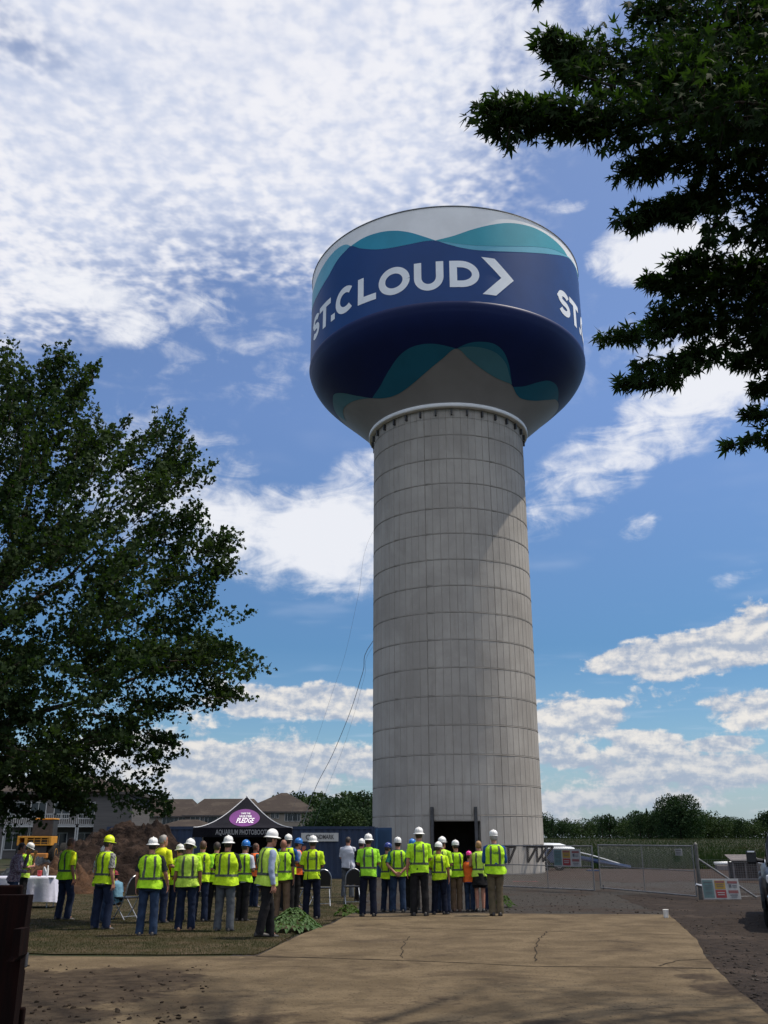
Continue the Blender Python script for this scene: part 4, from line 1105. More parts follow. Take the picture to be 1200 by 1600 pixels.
def apartments():
    p = A(400, 1300, 160); root = empty('apartment_building', (p.x, p.y, 0), 0, 'long tan apartment building with brown hipped roofs behind the black tent', 'building')
    pp = lambda x, y, d: A(x, y, d) - Vector((p.x, p.y, 0))
    # right block (front wall plane at 160 m, local y=0)
    l = pp(372, 1300, 160).x; r = pp(497, 1300, 160).x; w = r - l - .8; ev = A(440, 1268, 160).z; rg_ = A(415, 1243, 168).z
    f = hip_block(root, (l + r) / 2, 7.5, w, 15, ev, rg_ + .4)
    for px in (449, 457, 465): window(root, f, pp(px, 1300, 160).x - (l + r) / 2, -7.5, A(440, 1277, 160).z, .75, 1.2)
    for px in (426, 432): window(root, f, pp(px, 1300, 160).x - (l + r) / 2, -7.5, A(440, 1273, 160).z, .6, 1.1)
    for px in (449, 457, 465, 432, 486): window(root, f, pp(px, 1300, 160).x - (l + r) / 2, -7.5, 2.2, .75, 1.4)
    # middle wing, a little lower and further left
    l2 = pp(285, 1300, 158).x; r2 = pp(405, 1300, 158).x; ev2 = A(330, 1273, 156).z
    f = hip_block(root, (l2 + r2) / 2, 3.5, r2 - l2, 12, ev2, A(330, 1252, 162).z + .5, 0, .5, SIDEG, False, .35)
    for px in (301, 322, 345, 366): window(root, f, pp(px, 1300, 157.5).x - (l2 + r2) / 2, -6, A(330, 1280, 157).z, 1.5, 1.5)
    for px in (312, 334, 356): window(root, f, pp(px, 1300, 157.5).x - (l2 + r2) / 2, -6, A(330, 1280, 157).z, .7, 1.3, mull=0)
    # left wing
    l3 = pp(150, 1300, 164).x; r3 = pp(300, 1300, 164).x
    f = hip_block(root, (l3 + r3) / 2, 10, r3 - l3, 14, A(260, 1275, 166).z, A(260, 1251, 172).z + .3, 0, .5, SIDING, False, .3)
    for px in (255, 268, 282): window(root, f, pp(px, 1300, 164).x - (l3 + r3) / 2, -7, A(270, 1283, 164).z, 1.2, 1.4)
    # low porch roof in front
    l4 = pp(236, 1300, 150).x; r4 = pp(330, 1300, 150).x
    hip_block(root, (l4 + r4) / 2, -6, r4 - l4, 6, A(270, 1292, 150).z, A(270, 1283, 152).z + .3, 0, .4, SIDEG)


apartments()


def apartments_near():
    D = 92; p = A(110, 1300, D); root = empty('apartment_building', (p.x, p.y, 0), 0, 'grey apartment building with pale balconies seen through the gaps of the left maple', 'building')
    pp = lambda x, y, d=D: A(x, y, d) - Vector((p.x, p.y, 0))
    l = pp(-80, 1300).x; r = pp(196, 1300).x; ev = A(190, 1238, D).z
    f = hip_block(root, (l + r) / 2, 5, r - l, 10, ev, A(190, 1218, D + 5).z + .4, 0, .5, SIDEG)
    hip_block(root, pp(195, 1300).x, -1.5, 3.2, 3, A(200, 1240, D).z - .05, A(200, 1226, D).z, 0, .4, SIDEG)
    cx = (l + r) / 2
    for z in (1.5, 4.1):
        for px in (10, 50, 92, 135, 165): window(root, f, pp(px, 1300).x - cx, -5, z, 1.3, 1.4)
    for z in (2.75,):
        for px in (28, 72, 112, 150):
            x = pp(px, 1300).x; mb = MB(); mb.box((x, -.9, z), (2.2, 1.8, .15)); b_ = mb.build('balcony', TRIMW, root)
            rl = MB(); rl.box((x, -1.8, z + 1.0), (2.3, .07, .07)); rl.box((x, -1.8, z + .15), (2.3, .05, .05))
            for k in range(13): rl.box((x - 1.1 + k * 2.2 / 12, -1.8, z + .57), (.035, .035, .82))
            for sx in (-1.08, 1.08): rl.box((x + sx, -1.72, 1.35 + .0), (.12, .12, 2.66))
            rl.build('railing', TRIMW, b_)


apartments_near()

# ================================================================== blue container
BLUEC = mat('container_blue', (.008, .022, .060), .5, (.006, .016, .044), 1.5, 6, third=(.05, .045, .05), tscale=.9, tcon=(.62, .75))
BLUEE = mat('container_end_blue', (.014, .055, .125), .45, (.010, .042, .10), 1.5, 6)


def text_mesh(txt, size, m, name, parent, M, extrude=.003, shear=0.0, width=None, bold=0.0):
    cu = bpy.data.curves.new(name, 'FONT'); cu.body = txt; cu.size = size; cu.extrude = extrude; cu.align_x = 'CENTER'; cu.align_y = 'CENTER'; cu.shear = shear; cu.offset = bold; cu.resolution_u = 2
    ob = bpy.data.objects.new('tmp', cu); COL.objects.link(ob); dg = bpy.context.evaluated_depsgraph_get(); me = bpy.data.meshes.new_from_object(ob.evaluated_get(dg)); bpy.data.objects.remove(ob)
    if width:
        xs = [v.co.x for v in me.vertices]; w = max(xs) - min(xs); k = width / w
        for v in me.vertices: v.co.x *= k
    me.transform(M); me.materials.clear(); return link(name, me, m, parent)


def container(name, ctr, L, W, H, rz, label, sign=False):
    root = empty(name, ctr, rz, label, 'container')
    mb = MB()
    def corr(p0, p1, nrm, z0, z1, n):
        # corrugated wall
        p0, p1 = Vector(p0), Vector(p1); nrm = Vector(nrm); pts = []
        for i in range(n):
            for t, o in ((0, 0), (.25, 0), (.5, .035), (.75, .035)): pts.append(p0.lerp(p1, (i + t) / n) - nrm * o)
        pts.append(p1); vs = [q + Vector((0, 0, z)) for z in (z0, z1) for q in pts]; k = len(pts)
        mb.add(vs, [(i, i + 1, i + 1 + k, i + k) for i in range(k - 1)])
    a, b = L / 2, W / 2
    corr((-a + .08, -b + .03, 0), (a - .08, -b + .03, 0), (0, -1, 0), .15, H - .12, 44)
    corr((a - .08, b - .03, 0), (-a + .08, b - .03, 0), (0, 1, 0), .15, H - .12, 44)
    corr((-a + .03, b - .08, 0), (-a + .03, -b + .08, 0), (-1, 0, 0), .15, H - .12, 9)
    mb.box((0, 0, H - .06), (L - .3, W - .1, .05)); mb.build('corrugated_wall', BLUEC, root)
    fr = MB()
    for sx in (-1, 1):
        for sy in (-1, 1): fr.box((sx * (a - .06), sy * (b - .06), H / 2), (.14, .14, H))
    for sy in (-1, 1):
        fr.box((0, sy * (b - .05), H - .06), (L - .24, .1, .13)); fr.box((0, sy * (b - .05), .09), (L - .24, .1, .16))
    fr.build('frame', BLUEC, root)
    for s_ in (-1, 1):
        d = MB(); d.box((a - .02, s_ * (W / 4 - .02), H / 2), (.05, W / 2 - .12, H - .25)); do = d.build('door', BLUEE, root)
        r_ = MB()
        for o in (-.3, .28): r_.tube([(a + .035, s_ * W / 4 + o, .1), (a + .035, s_ * W / 4 + o, H - .1)], .025, 6)
        r_.box((a + .05, s_ * W / 4, 1.15), (.03, .5, .05)); r_.build('lock_bar', BLUEE, do)
    if sign:
        # board with round mark and lettering
        SB = mat('sign_board', (.44, .44, .42), .7, (.38, .38, .36), 4); sxp, sz, w, h = sign
        s1 = MB(); s1.box((sxp, -b - .02, sz), (w, .03, h)); so = s1.build('sign_board', SB, root)
        MT = Matrix.Translation((sxp + .13, -b - .04, sz)) @ Matrix.Rotation(R(90), 4, 'X'); GK = mat('sign_print', (.05, .05, .05), .7)
        text_mesh('LANDMARK', .26, GK, 'lettering', so, MT, .003, 0, w * .60, .006)
        lg = MB(); c0 = Vector((sxp - w * .31, -b - .042, sz)); n = 20; rr = .11
        for a0, a1, ro, ri in ((20, 330, rr, rr * .62),):
            vo = [c0 + Vector((ro * math.cos(R(a0 + (a1 - a0) * i / n)), 0, ro * math.sin(R(a0 + (a1 - a0) * i / n)))) for i in range(n + 1)]; vi = [c0 + (v - c0) * (ri / ro) for v in vo]
            lg.add(vo + vi, [(i, i + 1, i + 2 + n, i + 1 + n) for i in range(n)])
        lg.build('round_mark', GK, so)
    return root


# long container: front-right top corner at px 585, end face to px 612
pr = A(585, 1300, 44.5); pl = A(238, 1300, 44.5)
cr = R(-3.2); Lc = 12.2; Wc = 2.44; Hc = A(585, 1292, 44.5).z
u = Vector((math.cos(cr), math.sin(cr), 0)); v_ = Vector((-math.sin(cr), math.cos(cr), 0))
pr.z = 0; cctr = pr - u * Lc / 2 + v_ * Wc / 2
sgx = (A(497, 1308, 44.5) - cctr).dot(u)
# sideways turned enough to show the door end from the photographer's place
container('shipping_container', cctr, Lc, Wc, Hc + .02, cr, 'long dark blue shipping container behind the tent with a white LANDMARK board', (sgx + .05, A(500, 1308, 44.5).z, 1.68, .36))
pe = A(612, 1300, 46.9); pe.z = 0
# neighbouring container end, turned towards us
root = empty('shipping_container', (A(599, 1300, 46.4).x, A(599, 1300, 46.4).y + 1.45, 0), 0, 'lighter blue end of a short container between the long one and the tower', 'container')
mb = MB(); w2 = .80; mb.box((0, 0, Hc / 2), (w2, 2.6, Hc), None, .02); mb.build('body', BLUEC, root)
mb = MB(); mb.box((0, -1.325, Hc / 2), (w2 - .04, .05, Hc - .06)); 
for i in range(7): mb.box((-w2 / 2 + .09 + i * .1, -1.37, Hc / 2), (.045, .04, Hc - .2))
mb.build('end_door', BLUEE, root)

# ================================================================== mound of earth
def mound(name, c, rx, ry, h, seed, m, label):
    n1, n2 = 150, 50; V = []; 
    for i in range(n2 + 1):
        t = i / n2
        for k in range(n1):
            a = 2 * math.pi * k / n1; px, py = rx * t * math.cos(a), ry * t * math.sin(a)
            p3 = Vector((px * .45, py * .45, seed)); z = h * (1 - t ** 1.55) * (1 + .28 * mnoise.noise(p3)) + .34 * (1 - t * .5) * mnoise.noise(p3 * 3.1) + .24 * mnoise.noise(p3 * 7) + .14 * mnoise.noise(p3 * 16)
            e = 1 + .18 * mnoise.noise(Vector((math.cos(a) * 1.5, math.sin(a) * 1.5, seed)))
            V.append((px * e, py * e, max(z, -.05) if t < 1 else -.1))
    Fc = [(i * n1 + k, i * n1 + (k + 1) % n1, (i + 1) * n1 + (k + 1) % n1, (i + 1) * n1 + k) for i in range(n2) for k in range(n1)]
    me = bpy.data.meshes.new(name); me.from_pydata(V, [], [tuple(reversed(f)) for f in Fc]); me.update(); me.shade_smooth()
    bm = bmesh.new(); bm.from_mesh(me); bmesh.ops.remove_doubles(bm, verts=bm.verts, dist=1e-4); bmesh.ops.recalc_face_normals(bm, faces=bm.faces); bm.to_mesh(me); bm.free()
    o = link(name, me, m); o.location = c; return tag(o, label, 'dirt pile')


MOUND = mat('mound_earth', (.026, .017, .013), 1, (.012, .008, .0065), 2.6, 8, .12, 5, obj=False, contrast=(.36, .64), third=(.044, .029, .022), tscale=1.1)
mc = A(205, 1300, 37.5); mc.z = 0
mound('dirt_mound', mc, 3.9, 3.0, 2.15, 3, MOUND, 'big dark brown mound of dug earth behind the workers on the left')
mc2 = A(95, 1300, 35); mc2.z = 0
mound('dirt_mound', mc2, 1.9, 1.6, 1.0, 8, mat('mound_light', (.085, .046, .026), 1, (.05, .03, .02), 3, 8, .05, 8, obj=False), 'smaller lighter brown heap of earth behind the white table')
mc3 = A(70, 1300, 52); mc3.z = 0
mound('gravel_heap', mc3, 2.0, 1.3, .75, 18, mat('heap_grey', (.14, .14, .135), 1, (.06, .06, .058), 6, 8, .05, 18, obj=False), 'low grey heap of broken stone below the yellow machine')

# ================================================================== yellow machine
YELM = mat('machine_yellow', (.62, .27, .015), .45, (.50, .21, .015), 5, 5); BLK = mat('machine_black', (.015, .015, .016), .6, (.03, .028, .026), 6)
TYRE = mat('tyre_rubber', (.018, .018, .018), .9, (.03, .028, .025), 12, 4, .01, 20)
def wheel(parent, c, r, w, axis='X', rimm=None):
    """wheel around an axis along local X"""
    prof_ = [(r * .55, -w * .42), (r * .86, -w * .5), (r, -w * .36), (r, w * .36), (r * .86, w * .5), (r * .55, w * .42)]
    def lath(pf, n=28):
        mb = MB(); rings = [[Vector((x_, rr * math.cos(2 * math.pi * k / n), rr * math.sin(2 * math.pi * k / n))) for k in range(n)] for rr, x_ in pf]; mb.loft(rings, True); return mb
    wr = lath(prof_).build('wheel', TYRE, parent, False); wr.location = c
    lath([(r * .56, -w * .36), (r * .5, -w * .44), (r * .15, -w * .30), (.02, -w * .30)][::-1] + [(r * .56, w * .36), (r * .5, w * .44), (r * .15, w * .3), (.02, w * .3)]).build('rim', rimm or METAL, wr)
    return wr


def loader():
    D = 72; p = A(60, 1300, D); root = empty('wheel_loader', (p.x, p.y, 0), R(4), 'yellow wheel loader seen end-on behind the table, with a slatted grille', 'loader')
    top = A(60, 1306.5, D).z; bot = A(60, 1321, D).z; w = 2.25
    mb = MB(); z0, z1 = bot, top; zc = (z0 + z1) / 2; h = z1 - z0
    # hood frame with openings
    for x_, ww in ((-w / 2 + .08, .16), (w / 2 - .08, .16), (-w / 2 + .58, .2)): mb.box((x_, 0, zc), (ww, 1.6, h), None, .015)
    mb.box((0, .0, z1 - .06), (w - .004, 1.59, .12), None, .015); mb.box((0, 0, z0 + .05), (w - .004, 1.59, .1), None, .015); mb.box((0, .6, zc), (w - .1, .3, h - .05))
    mb.build('hood', YELM, root)
    g = MB(); g.box((.2, -.45, zc), (w - .7, .04, h - .2)); g.build('grille_back', BLK, root)
    g = MB()
    for i in range(4): g.box((-.48 + i * .46, -.76, zc), (.05, .05, h - .2))
    for i in range(3): g.box((.2, -.74, z0 + .2 + i * .17), (w - .75, .04, .03))
    g.build('grille', YELM, root)
    g = MB(); g.box((0, .1, (z0 + .45) / 2 + .15), (w * .72, 1.4, z0 - .55), None, .03); g.build('chassis', BLK, root)
    cw = MB(); zb = A(60, 1341, D).z; zt = A(60, 1336, D).z; cw.box((.15, -.7, .62), (w * .72, .5, .34), None, .06); cw.build('counterweight', mat('machine_orange', (.42, .16, .03), .5), root)
    # cab
    g = MB(); g.box((0, 1.6, z1 + .55), (1.4, 1.3, 1.1), None, .05); g.build('cab', BLK, root)
    g = MB(); g.box((0, 1.6, z1 + 1.14), (1.5, 1.45, .1), None, .03); g.build('cab_roof', YELM, root)
    for sx in (-1, 1):
        wheel(root, (sx * 1.05, .3, .72), .72, .5, rimm=YELM); wheel(root, (sx * 1.05, 3.3, .72), .72, .5, rimm=YELM)


loader()

# ================================================================== tent
TENT = mat('tent_black', (.012, .012, .017), .9, (.008, .008, .012), 3, 4, .01, 8); PURPLE = mat('tent_purple', (.14, .018, .17), .6, (.11, .014, .14), 4)
PIPE = mat('tent_piping', (.55, .56, .58), .5); TWH = mat('tent_print', (.60, .58, .62), .6)
def tent():
    D = 31.0; fl = A(303, 1296, D); fr_ = A(455, 1294, D); c = (fl + fr_) / 2; ang = math.atan2(fr_.y - fl.y, fr_.x - fl.x) + R(-3)
    W = 3.02; ez = 2.0; pk = A(387, 1245, D + 1.5).z; root = empty('canopy_tent', (c.x, c.y, 0), ang, 'black pop-up canopy tent with a purple oval reading PLEDGE on its front', 'tent')
    h = W / 2; corners = [(-h, 0), (h, 0), (h, W), (-h, W)]; apex = Vector((0, h, pk)); VH = .28
    def surf(a, b, u_, t):
        # between corner a and corner b (u), from the eave (t=0) to the apex (t=1); ridges sag
        pa, pb = Vector((*a, ez)), Vector((*b, ez)); e = pa.lerp(pb, u_); q = e.lerp(apex, t); sag = .20 * math.sin(math.pi * min(1, t ** .85)) * (1 - .0 * abs(u_ - .5)); q.z -= sag
        q.z += .035 * math.sin(u_ * math.pi) * math.sin(t * math.pi)
        return q
    mb = MB(); n, m_ = 16, 16
    for i in range(4):
        a, b = corners[i], corners[(i + 1) % 4]; mb.add([surf(a, b, k / n, j / m_) for j in range(m_ + 1) for k in range(n + 1)], [(j * (n + 1) + k, j * (n + 1) + k + 1, (j + 1) * (n + 1) + k + 1, (j + 1) * (n + 1) + k) for j in range(m_) for k in range(n)])
    mb.build('canopy', TENT, root, True)
    for i in range(4):
        a, b = Vector(corners[i]), Vector(corners[(i + 1) % 4]); d = (b - a).normalized(); nn = Vector((d.y, -d.x)); mb = MB(); n = 20; vs = []
        for j in range(2):
            for k in range(n + 1):
                q = a.lerp(b, k / n) + nn * (.012 * math.sin(k * 1.3) * j + .01); vs.append((q.x, q.y, ez - VH * j))
        mb.add(vs, [(k, k + 1, k + n + 2, k + n + 1) for k in range(n)]); mb.build('valance', TENT, root)
    for i in range(4):
        c1 = corners[i]; mb = MB(); mb.tube([surf(c1, corners[(i + 1) % 4], 0, j / 14) + Vector((0, 0, .012)) for j in range(15)], .014, 6); mb.build('ridge_piping', PIPE, root)
        mb = MB(); mb.box((c1[0] * .98, .03 + c1[1] * .98, ez / 2), (.045, .045, ez)); mb.box((c1[0] * .98, .03 + c1[1] * .98, .01), (.12, .12, .02)); mb.build('leg', mat('tent_leg', (.34, .35, .37), .4, metal=.5), root)
    bw = MB(); bw.add([(-h * .97, W - .03, .05), (h * .97, W - .03, .05), (h * .97, W - .03, ez - .1), (-h * .97, W - .03, ez - .1)], [(0, 1, 2, 3)]); bw.build('back_shade_panel', TENT, root)  # black panel added for the dark crowd and shade under the canopy
    fl_ = MB(); fl_.lathe((0, h, pk - .02), [(.03, 0), (.03, .05), (.005, .08)], 8); fl_.build('finial', PIPE, root)
    # printed oval and words following the front panel
    def onpanel(x_, z_):
        # find (u,t) on the front panel whose x and z match
        lo, hi = 0.0, 1.0
        for _ in range(30):
            t = (lo + hi) / 2; q = surf(corners[0], corners[1], .5, t)
            if q.z < z_: lo = t
            else: hi = t
        t = lo; u_ = .5 + x_ / (W * max(.05, 1 - t)); q = surf(corners[0], corners[1], u_, t); return q
    def proj_pt(x_, z_, off): q = onpanel(x_, z_); return q + Vector((0, -off, off * .8))
    oc = (0.0, A(386, 1278, D + .6).z); ow, oh = .50, A(386, 1264, D + .6).z - A(386, 1292, D + .6).z; ow = .48
    t_of = lambda z_: z_
    mb = MB(); n = 40; rings = 8; vs = [proj_pt(oc[0], oc[1], .012)]
    for r_ in range(1, rings + 1):
        for k in range(n): a = 2 * math.pi * k / n; vs.append(proj_pt(oc[0] + ow * r_ / rings * math.cos(a), oc[1] + oh / 2 * r_ / rings * math.sin(a), .012))
    fs = [(0, 1 + k, 1 + (k + 1) % n) for k in range(n)] + [(1 + (r_ - 1) * n + k, 1 + r_ * n + k, 1 + r_ * n + (k + 1) % n, 1 + (r_ - 1) * n + (k + 1) % n) for r_ in range(1, rings) for k in range(n)]
    mb.add(vs, fs); mb.build('purple_oval', PURPLE, root, True)
    def words(txt, zc, hh, wdt, shear, name, m):
        o = text_mesh(txt, hh * 1.35, m, name, root, Matrix.Identity(4), 0, shear, wdt, .004)
        for v in o.data.vertices: q = proj_pt(v.co.x + .02, zc + v.co.y, .02); v.co = q
    words('TAKE THE', oc[1] + oh * .23, .05, .30, 0, 'lettering', TWH); words('WATER', oc[1] + oh * .06, .065, .40, .2, 'lettering', TWH); words('PLEDGE', oc[1] - oh * .18, .16, .56, .3, 'lettering', mat('tent_white', (.8, .78, .8), .6))
    text_mesh('AQUARIUM PHOTOBOOTH', .21, mat('tent_grey_print', (.30, .30, .31), .6), 'lettering', root, Matrix.Translation((.0, -.03, ez - VH / 2)) @ Matrix.Rotation(R(90), 4, 'X'), .002, .0, 1.65, .004)


tent()

# ================================================================== chairs and table
CHB = mat('chair_black', (.014, .014, .016), .5); CHM = mat('chair_metal', (.40, .42, .45), .35, metal=.7); CHW = mat('chair_white', (.68, .68, .68), .5)
def chair(p, rz, label, group=None, metal=CHM, padm=CHB):
    r = empty('folding_chair', p, rz, label, 'chair', group)
    s1 = MB(); s1.box((0, 0, .45), (.42, .40, .035), None, .015); s1.build('seat', padm, r)
    # rounded back panel
    b = MB(); pts = [(-.19, .50)] + [(-.19 + .19 * (1 - math.cos(R(a))), .66 + .22 * math.sin(R(a))) for a in range(0, 181, 15)] + [(.19, .50)]
    yy = lambda z: -.20 - (z - .45) * .20
    b.add([(x_, yy(z) + o, z) for o in (0, .025) for x_, z in pts], [list(range(len(pts))), [len(pts) * 2 - 1 - i for i in range(len(pts))]] + [(i, i + len(pts), (i + 1) % len(pts) + len(pts), (i + 1) % len(pts)) for i in range(len(pts))]); b.build('backrest', padm, r)
    f = MB(); hoop = [(-.215, .12, 0.0)] + [(-.215, -.10, .30), (-.215, yy(.55), .55)] + [(-.215 * math.cos(R(a)), yy(.66 + .25 * math.sin(R(a))), .66 + .25 * math.sin(R(a))) for a in range(0, 181, 20)] + [(.215, yy(.55), .55), (.215, -.10, .30), (.215, .12, 0)]
    f.tube(hoop, .013, 6); f.build('frame', metal, r)
    for sx in (-1, 1): l = MB(); l.tube([(sx * .20, .18, .45), (sx * .20, -.22, 0)], .012, 6); l.build('leg', metal, r)
    x_ = MB(); x_.tube([(-.20, -.16, .07), (.20, -.16, .07)], .009, 5); x_.build('stretcher', metal, r)
    return r


chair(G(503, 1416), R(8), 'black folding chair behind the legs of the white-helmeted worker in front of the LANDMARK board')
chair(G(478, 1418), R(-30), 'black folding chair partly hidden left of the worker before the LANDMARK board')
chair(G(550, 1413), R(10), 'black folding chair with thin grey frame beside the man in the white T-shirt')
chair(G(193, 1437), R(60), 'black round-backed folding chair with a seated person in a red cap')
chair(G(80, 1408), R(-60), 'white folding chair at the right end of the white table', None, CHW, CHW)
chair(G(420, 1408), R(20), 'black folding chair in the shade under the black tent')


def table():
    c = G(31, 1419); r = empty('folding_table', c, R(2), 'folding table hidden under a white cloth beside two men on the left', 'table')
    t = MB(); t.box((0, 0, .73), (1.75, .72, .04), None, .01); t.build('tabletop', CHW, r)
    for sx in (-.75, .75):
        for sy in (-.28, .28): l = MB(); l.tube([(sx, sy, 0), (sx, sy, .71)], .014, 6); l.build('leg', CHM, r)
    rows = 12; per = []
    n = 96
    for i in range(rows + 1):
        ring = []; t_ = i / rows; dz = .60 * t_
        for k in range(n):
            a = 2 * math.pi * k / n; cx_, sy_ = math.cos(a), math.sin(a); q = (abs(cx_) ** 8 + abs(sy_) ** 8) ** (-1 / 8)
            fl = 1 + .09 * t_ + .03 * t_ * math.sin(a * 19) + .015 * t_ * math.sin(a * 31 + 1)
            ring.append((.885 * cx_ * q * fl, .37 * sy_ * q * (1 + (fl - 1) * 2.2), .757 - dz + (.015 * math.sin(a * 5) * t_)))
        per.append(ring)
    mb = MB(); mb.loft([[Vector((0, 0, .757))] * n] + [[Vector(p) for p in q] for q in per], cap=False); o = mb.build('tablecloth', mat('white_cloth', (.66, .66, .78), .85, (.58, .58, .70), 6, 4, .01, 10), None, True)
    o.location = c; o.rotation_euler = (0, 0, R(2)); tag(o, 'white cloth draped over the folding table on the left', 'tablecloth')
    for dx, hh, m, nm, lb, ct in ((.62, .26, mat('candle_white', (.7, .7, .68), .4), 'bottle', 'tall thin white bottle standing on the white tablecloth', 'bottle'), (.42, .14, mat('cup_red', (.5, .04, .04), .5), 'cup', 'red cup standing on the white tablecloth', 'cup')):
        b = MB(); rr = .03 if nm == 'bottle' else .055; b.lathe((0, 0, 0), [(rr * .8, 0), (rr, hh * .1), (rr, hh * .7), (rr * .5 if nm == 'bottle' else rr * 1.1, hh * .85), (rr * .5 if nm == 'bottle' else rr * 1.1, hh), (rr * .3, hh)], 14)
        o = b.build(nm, m, None, True); o.location = c + Vector((dx, -.05, .76)); tag(o, lb, ct)


table()

# ================================================================== plants
HOSTA = leaf_mat('hosta_leaf', (.030, .070, .020), (.095, .150, .060), .2, .45); HOSTE = leaf_mat('weed_leaf', (.03, .06, .015), (.06, .10, .025), .25)
def hosta(c, rad, hgt, nl, size, seed, label, m):
    rg = np.random.default_rng(seed); V = []; Fc = []
    for i in range(nl):
        a = rg.random() * 2 * math.pi; q = rg.random(); r0 = rad * q * .75; el = R(75 - 62 * q + rg.uniform(-8, 8)); L = size * rg.uniform(.75, 1.2); w = L * .34
        st = Vector((r0 * .5 * math.cos(a), r0 * .5 * math.sin(a), .02)); d = Vector((math.cos(a), math.sin(a), 0)); s_ = Vector((-math.sin(a), math.cos(a), 0)); z0 = hgt * (1 - q * .85)
        b = st + d * r0 * .6 + Vector((0, 0, z0 * .75)); n = 8; k0 = len(V)
        for j in range(n + 1):
            t = j / n; e = el - t * 1.9 * (1.0); p = b + d * (L * t * (1 - .12 * t)) * 1.0 + Vector((0, 0, L * (.55 * t * math.sin(el) - .62 * t * t)))
            ww = w * (math.sin(math.pi * min(1, t ** .7 * .97 + .03))) ** .8
            for sgn, up in ((-1, .30), (-.5, .08), (0, 0), (.5, .08), (1, .30)): V.append(tuple(p + s_ * ww * sgn + Vector((0, 0, ww * up + .006 * math.sin(j * 2.5) * abs(sgn)))))
        for j in range(n):
            for q_ in range(4): Fc.append((k0 + j * 5 + q_, k0 + j * 5 + q_ + 1, k0 + (j + 1) * 5 + q_ + 1, k0 + (j + 1) * 5 + q_))
    o = link('leafy_plant', np_mesh('leafy_plant', np.array(V), np.array(Fc)), m, None, True); o.location = c; return tag(o, label, 'plant')


hosta(G(458, 1456), .62, .50, 420, .135, 3, 'large leafy hosta clump at the corner where the lawn meets the driveway', HOSTA)
hosta(G(545, 1432), .34, .30, 90, .12, 4, 'small dark leafy plant at the far left corner of the driveway', HOSTE)
hosta(G(787, 1418), .30, .34, 80, .12, 6, 'scrubby green weed beside the shoes of the man in the blue sleeves', HOSTE)

# ================================================================== gates and signs
WIRE = mat('chain_wire', (.20, .20, .20), .5, metal=.5)
GP = mat('gate_pipe', (.20, .20, .20), .5, (.12, .12, .12), 12, 3, metal=.3)
SGW = mat('sign_white', (.30, .30, .29), .6, (.24, .24, .24), 5); SGT = mat('sign_teal', (.08, .14, .14), .6, (.06, .11, .11), 9); SGR = mat('sign_red', (.20, .014, .018), .6); SGY = mat('sign_yellow', (.28, .17, .02), .6); SGD = mat('sign_dark', (.06, .06, .07), .6); SGM = mat('sign_maroon', (.16, .05, .05), .6)


def gate_leaf(p0, p1, z0, z1, zm, uprights, label, sag=0.0):
    """p0,p1 ground points"""
    r = empty('chain_link_gate', p0, 0, label, 'gate'); d = (p1 - p0); d.z = 0; L = d.length; u_ = d / L
    P = lambda t, z: u_ * (t * L) + Vector((0, 0, z))
    for z in (z0, z1): mb = MB(); mb.tube([P(0, z), P(1, z)], .021, 8); mb.build('rail', GP, r)
    mb = MB(); mb.tube([P(0, zm), P(1, zm)], .012, 8); mb.build('middle_rail', GP, r)
    for t in uprights: mb = MB(); mb.tube([P(t, z0 - .02), P(t, z1 + .03)], .021 if t in (0, 1) else .014, 8); mb.build('upright', GP, r)
    # woven wire
    mb = MB(); s_ = .075; H = z1 - z0; n = int((L + H) / s_)
    for sgn in (1, -1):
        for i in range(n + 1):
            a = i * s_ - H
            # line x = a + h (sgn 1) or x = a + H - h
            x0, x1 = (a, a + H); h0, h1 = 0.0, H
            if x0 < 0: h0 = -x0; x0 = 0
            if x1 > L: h1 = H - (x1 - L); x1 = L
            if x1 - x0 < .02: continue
            za, zb = (z0 + h0, z0 + h1) if sgn == 1 else (z1 - h0, z1 - h1)
            nn = Vector((-u_.y, u_.x, 0)) * .004 * sgn; mb.tube([u_ * x0 + Vector((0, 0, za)) + nn, u_ * x1 + Vector((0, 0, zb)) + nn], .0022, 3, cap=False)
    mb.build('wire_mesh', WIRE, r)
    return r


def pxz(x, y, d): return A(x, y, d).z
gA0 = A(785, 1388, 36.0); gA0.z = 0; gA1 = A(929, 1390, 33.6); gA1.z = 0
gate_leaf(gA0, gA1, .10, pxz(929, 1322, 33.6), .82, (0, .52, 1), 'left chain-link gate leaf in front of the tower carrying the safety board')
gB0 = A(939, 1390, 35.5); gB0.z = 0; gB1 = A(1089, 1400, 31.0); gB1.z = 0
gate_leaf(gB0, gB1, .09, pxz(1089, 1323, 31.0) + .02, .78, (0, .5, 1), 'right chain-link gate leaf between the latch and the thick post')
gp = A(1095, 1402, 30.8); gp.z = 0
r = empty('gate_post', gp, 0, 'thick dark gate post with a long diagonal brace at the right gate', 'post')
GPD = mat('post_dark', (.10, .10, .09), .6, (.06, .055, .05), 9, 4)
mb = MB(); mb.tube([(0, 0, 0), (0, 0, 1.50)], .055, 12); mb.lathe((0, 0, 1.5), [(.06, 0), (.06, .02), (.03, .06), (.005, .08)], 12); mb.build('post', GPD, r)
bp = A(1182, 1402, 31.5); mb = MB(); mb.tube([(0.03, 0, 1.12), (bp.x - gp.x, bp.y - gp.y, .06)], .03, 8); mb.build('brace', GP, r)
mb = MB(); mb.tube([(.05, -.05, .38), (-.12, -.05, .42)], .04, 8); mb.build('latch', CHM, r)
fe = empty('wire_fence', gp + Vector((.1, 0, 0)), 0, 'low wire fence section running right from the thick gate post', 'fence')
mb = MB(); mb.tube([(0, 0, .08), (bp.x - gp.x + 2.5, .6, .10)], .015, 6); mb.build('rail', GP, fe)
for t in (1.95, 4.2): mb = MB(); mb.tube([(t, .25, 0), (t, .25, 1.1)], .025, 8); mb.build('upright', GPD, fe)
mb = MB()
